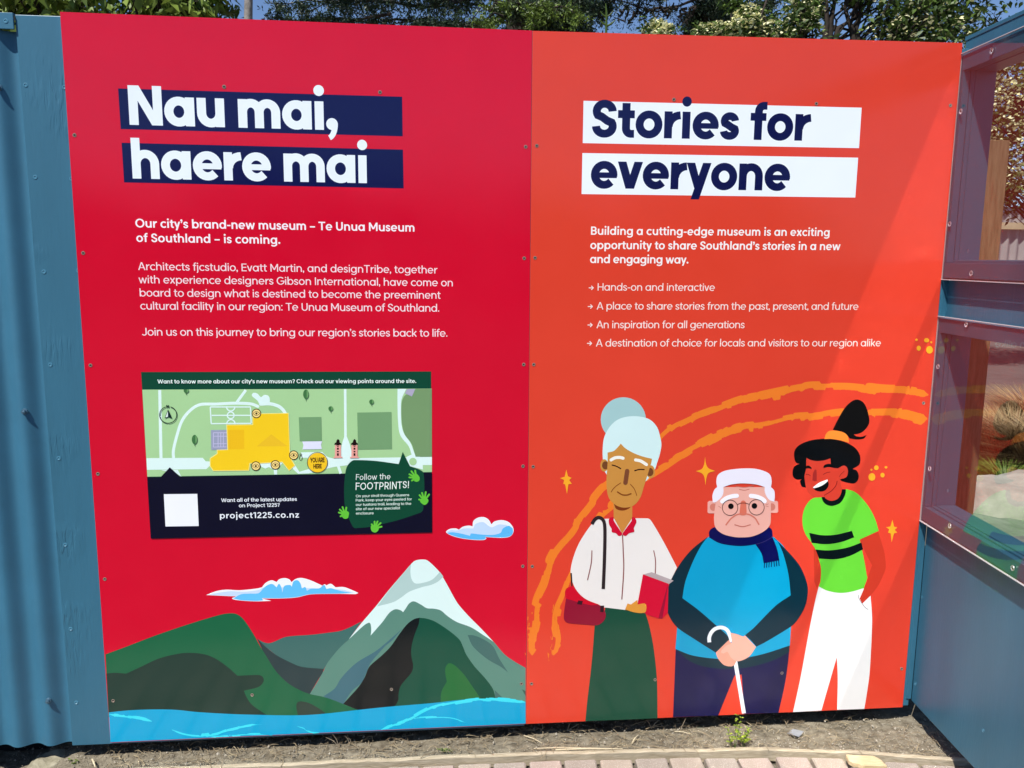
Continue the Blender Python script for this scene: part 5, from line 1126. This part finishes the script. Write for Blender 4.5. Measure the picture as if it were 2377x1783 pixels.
for k, (u, v, h, s, n, mm, lb) in enumerate([(2345, 1090, .55, .5, 2600, RT, 'reddish brown tussock in front of the dark clump, behind the lower window'), (2400, 1040, .6, .5, 2400, RT, 'pale tipped brown tussock at the right edge of the lower window'),
                                             (2372, 1075, .42, .34, 2400, GT, 'dark green grass clump between the brown tussocks'), (2300, 1060, .5, .45, 2000, RT, 'brown tussock half hidden by the timber post'),
                                             (2330, 1150, .26, .3, 1600, LG, 'low bright green grass clump beside the pale rock'), (2440, 1120, .55, .5, 2000, RT, 'brown tussock beyond the right end of the lower window')]):
    P = on_z(u, v, -.06); tussock(lb, P.x, P.y, h, s, n, mm, 60 + k)
def rock(label, P, sx, sy, sz, m_, seed, rot=0, name='rock'):
    r = random.Random(seed); me = bpy.data.meshes.new(name); import bmesh; bm = bmesh.new(); bmesh.ops.create_icosphere(bm, subdivisions=4, radius=1)
    from mathutils import noise
    for v in bm.verts:
        q = v.co.copy(); n1 = noise.noise(q * 1.3 + Vector((seed, 0, 0))); n2 = noise.noise(q * 4 + Vector((0, seed, 0))); n3 = noise.noise(q * 13)
        k = 1 + .28 * n1 + .09 * n2 + .025 * n3; v.co = Vector((q.x * sx, q.y * sy, max(-.6, min(.62, q.z)) * sz)) * k
    bm.to_mesh(me); bm.free(); me.materials.append(m_); me.polygons.foreach_set('use_smooth', [True] * len(me.polygons))
    o = bpy.data.objects.new(name, me); COL.objects.link(o); o.location = P; o.rotation_euler = (0, 0, rot); return props(o, label, 'rock', 'rocks and boulders')
stone = mat('limestone', (.42, .40, .33), .85, .3, c2=(.26, .25, .2), vscale=4, bump=.012, bscale=14); stone2 = mat('mossy_stone', (.38, .345, .25), .9, .2, c2=(.19, .17, .11), vscale=22, bump=.004, bscale=90)
P = on_z(2365, 1215, -.06); rock('pale limestone boulder at the bottom of the lower window', (P.x, P.y, .02), .38, .3, .26, stone, 5, .4)
P = on_z(2330, 1290, -.06); rock('low grey green boulder in the shade of the side wall window', (P.x, P.y, .0), .4, .3, .14, mat('grey_stone', (.16, .17, .14), .9, .2, var=.3, vscale=6, bump=.01, bscale=20), 9, .1)
# rock at the foot of the corrugated fence
P = on_z(*pix('A3', 430, 1660), -.045); rock('flat mossy rock in the soil under the corrugated fence', (P.x, P.y, -.05), .062, .055, .06, stone2, 12, .5)

# ------------------------------------------------------------------ small things on the soil
def weed(label, P, h, stems, seed, lm, ls=.014):
    rr = random.Random(seed); root = thing('weed', label, 'plant', P, 'small green weeds in the soil'); m = MB(); lv = MB()
    for k in range(stems):
        a = rr.random() * 6.28; b = (rr.uniform(-.012, .012), rr.uniform(-.006, .006)); H = h * rr.uniform(.55, 1.0); tx, ty = rr.uniform(-.02, .02), rr.uniform(-.012, .004)
        pts = [(P[0] + b[0] + tx * t, P[1] + b[1] + ty * t, P[2] + H * t) for t in (0, .35, .7, 1)]; m.tube(pts, [.0011, .0010, .0008, .0005], 5)
        for q in range(5):
            t = .3 + .7 * q / 4; i = min(2, int(t * 3)); c = Vector(pts[i]).lerp(Vector(pts[i + 1]), min(1, t * 3 - i))
            for s in range(2):
                ang = q * 1.4 + s * 3.14 + rr.uniform(-.4, .4); L = ls * rr.uniform(.6, 1.15) * (1.1 - .4 * t); d = Vector((math.cos(ang), math.sin(ang), rr.uniform(.1, .6))).normalized(); sd_ = d.cross(Vector((0, 0, 1))).normalized(); up = sd_.cross(d)
                lv.add([c, c + d * L * .3 + sd_ * L * .3 + up * L * .05, c + d * L * .7 + sd_ * L * .28 + up * L * .04, c + d * L - up * L * .08, c + d * L * .7 - sd_ * L * .28 + up * L * .04, c + d * L * .3 - sd_ * L * .3 + up * L * .05, c + d * L * .5],
                       [(0, 1, 6), (1, 2, 6), (2, 3, 6), (3, 4, 6), (4, 5, 6), (5, 0, 6)])
    m.build('stem', LD, root); lv.build('leaf', lm, root); return root
WL = leaf_mat('weed_leaf', (.24, .36, .03), (.42, .52, .06), .4)
P = on_z(*pix('C3', 1860, 1490), 0); h = (on_y(*pix('C3', 1870, 1130), P.y).z)
weed('small yellow green weed growing in front of the printed cane', (P.x, P.y, 0), h * .85, 3, 4, WL, .015)
P2 = on_z(*pix('C3', 1925, 1480), 0); weed('short leafy weed right beside the taller one at the sign foot', (P2.x, P2.y, 0), h * .55, 3, 6, WL, .017)
P = on_z(*pix('A3', 660, 1640), -.02); weed('low green seedling in the soil beside the mossy rock', (P.x, P.y, -.02), .02, 3, 8, LG, .012)
P = on_z(*pix('B3', 1630, 1520), 0); weed('tiny green sprout in the soil below the mountain picture', (P.x, P.y, 0), .018, 3, 9, LG, .009)
# scrap of grey sheet
P = on_z(*pix('D3', 258, 1358), .006); m = MB(); m.add([(-.027, 0, 0), (0, -.024, .0008), (.026, .001, .002), (.0, .018, .0015), (-.027, 0, .0012), (0, -.024, .002), (.026, .001, .0032), (.0, .018, .0027)], [(3, 2, 1, 0), (4, 5, 6, 7), (0, 1, 5, 4), (1, 2, 6, 5), (2, 3, 7, 6), (3, 0, 4, 7)])
o = m.build('sheet_scrap', mat('grey_scrap', (.22, .23, .24), .5, .5, var=.1, vscale=90)); o.location = P; props(o, 'small diamond shaped scrap of grey sheet lying on the soil', 'scrap')
# wood offcut on the edging
P = on_z(*pix('D3', 860, 1600), .012)
m = MB(); Y = 0
pts = [(-.052, -.006), (-.050, .022), (.030, .022), (.043, .006), (.050, -.024), (-.018, -.026), (-.03, -.018), (-.044, -.016)]
m.add([(x, y, 0) for x, y in pts] + [(x, y, .013) for x, y in pts], [tuple(range(8))[::-1], tuple(range(8, 16))] + [(i, (i + 1) % 8, 8 + (i + 1) % 8, 8 + i) for i in range(8)])
m2 = m.build('wood_offcut', mat('fresh_wood', (.62, .49, .30), .7, .3, c2=(.50, .37, .20), vscale=30, bump=.0008, bscale=90, stretch=(1, 7, 7)), bevel=.001); m2.location = (P.x, P.y, .003); m2.rotation_euler = (.03, .02, -.12)
props(m2, 'pale wood offcut lying across the edging strip near the side wall', 'offcut')
# loose dry stalks leaning against the edging, each its own
st = mat('dry_stalk', (.56, .47, .31), .8, .2)
for k, (t, x0_, y0_, x1_, y1_, w_) in enumerate([('C3', 330, 1502, 905, 1496, .0022), ('C3', 145, 1492, 640, 1488, .0014), ('C3', 60, 1380, 215, 1445, .0014), ('C3', 985, 1445, 1040, 1372, .0018), ('A3', 790, 1585, 815, 1650, .0024), ('C3', 1350, 1345, 1500, 1370, .0012)]):
    a = on_z(*pix(t, x0_, y0_), .006); b = on_z(*pix(t, x1_, y1_), .008); mid = (a + b) / 2 + Vector((0, 0, .003)); m = MB(); m.tube([a, mid, b], [w_, w_ * 1.1, w_ * .5], 6)
    props(m.build('dry_stalk', st, loc=tuple(a)), ('long pale dry stalk lying along the timber edging below the woman', 'thin pale dry stalk beside the longer one below the woman', 'short dry stalk on the soil at the seam between signs', 'stubby broken stalk standing in the soil below the green skirt',
        'pale dead leaf stalk on the soil right of the mossy rock', 'thin dry stalk on the soil below the old man')[k], 'stalk', 'dry stalks on the soil')
# wiry dry weeds growing out of the shade under the signs
for k, (t, base, tips) in enumerate([('B3', (690, 1480), [(575, 1395), (635, 1370), (700, 1440)]), ('B3', (780, 1460), [(735, 1380), (770, 1400)]), ('C3', (430, 1340), [(455, 1275), (530, 1282), (610, 1335)]), ('C3', (1150, 1320), [(1105, 1248), (1215, 1250), (1180, 1275)]), ('C3', (1400, 1340), [(1450, 1225), (1415, 1290)]), ('C3', (200, 1350), [(215, 1290), (235, 1310)])]):
    a = on_z(*pix(t, *base), 0); m = MB()
    for tx, ty in tips:
        b = on_y(*pix(t, tx, ty), a.y - .004); m.tube([a, (a + b) / 2 + Vector((rng.uniform(-.006, .006), 0, .004)), b], [.0011, .0009, .0004], 5)
    props(m.build('wiry_weed', mat('wiry_stem', (.36, .29, .20), .8, .2), loc=tuple(a)), ('dry wiry weed under the left slope of the printed mountain', 'dry two stalked weed right of the taller wiry one under the mountain', 'arching dry weed below the printed handbag',
        'forked dry weed below the green printed skirt', 'single slanting dry weed below the printed trousers of the man', 'faint dry weed just right of the seam')[k], 'weed', 'dry wiry weeds')

# ------------------------------------------------------------------ what the glossy signs mirror behind the camera: a line of trees
for k, x in enumerate((-9, -3.5, 2.5, 8.0)):
    limb_tree('hedge_tree', ('leafy tree across the forecourt behind the viewer, far left of four', 'leafy tree across the forecourt behind the viewer, second from left', 'leafy tree across the forecourt behind the viewer, third from left', 'leafy tree across the forecourt behind the viewer, far right of four')[k],
              'tree', (x, -19, -.07), bx_(x - 2.9, x + 2.9, .9, 2.9 + (k % 2) * .35, -19, 56, .95), .16, (.26, .14, .3), LD, bark, seed=70 + k, density=150, split=1.2)
SC.cycles.use_denoising = True; SC.cycles.max_bounces = 8; SC.cycles.transparent_max_bounces = 12; SC.cycles.sample_clamp_indirect = 0; SC.cycles.blur_glossy = 0.0; SC.cycles.use_guiding = True; SC.cycles.guiding_training_samples = 64
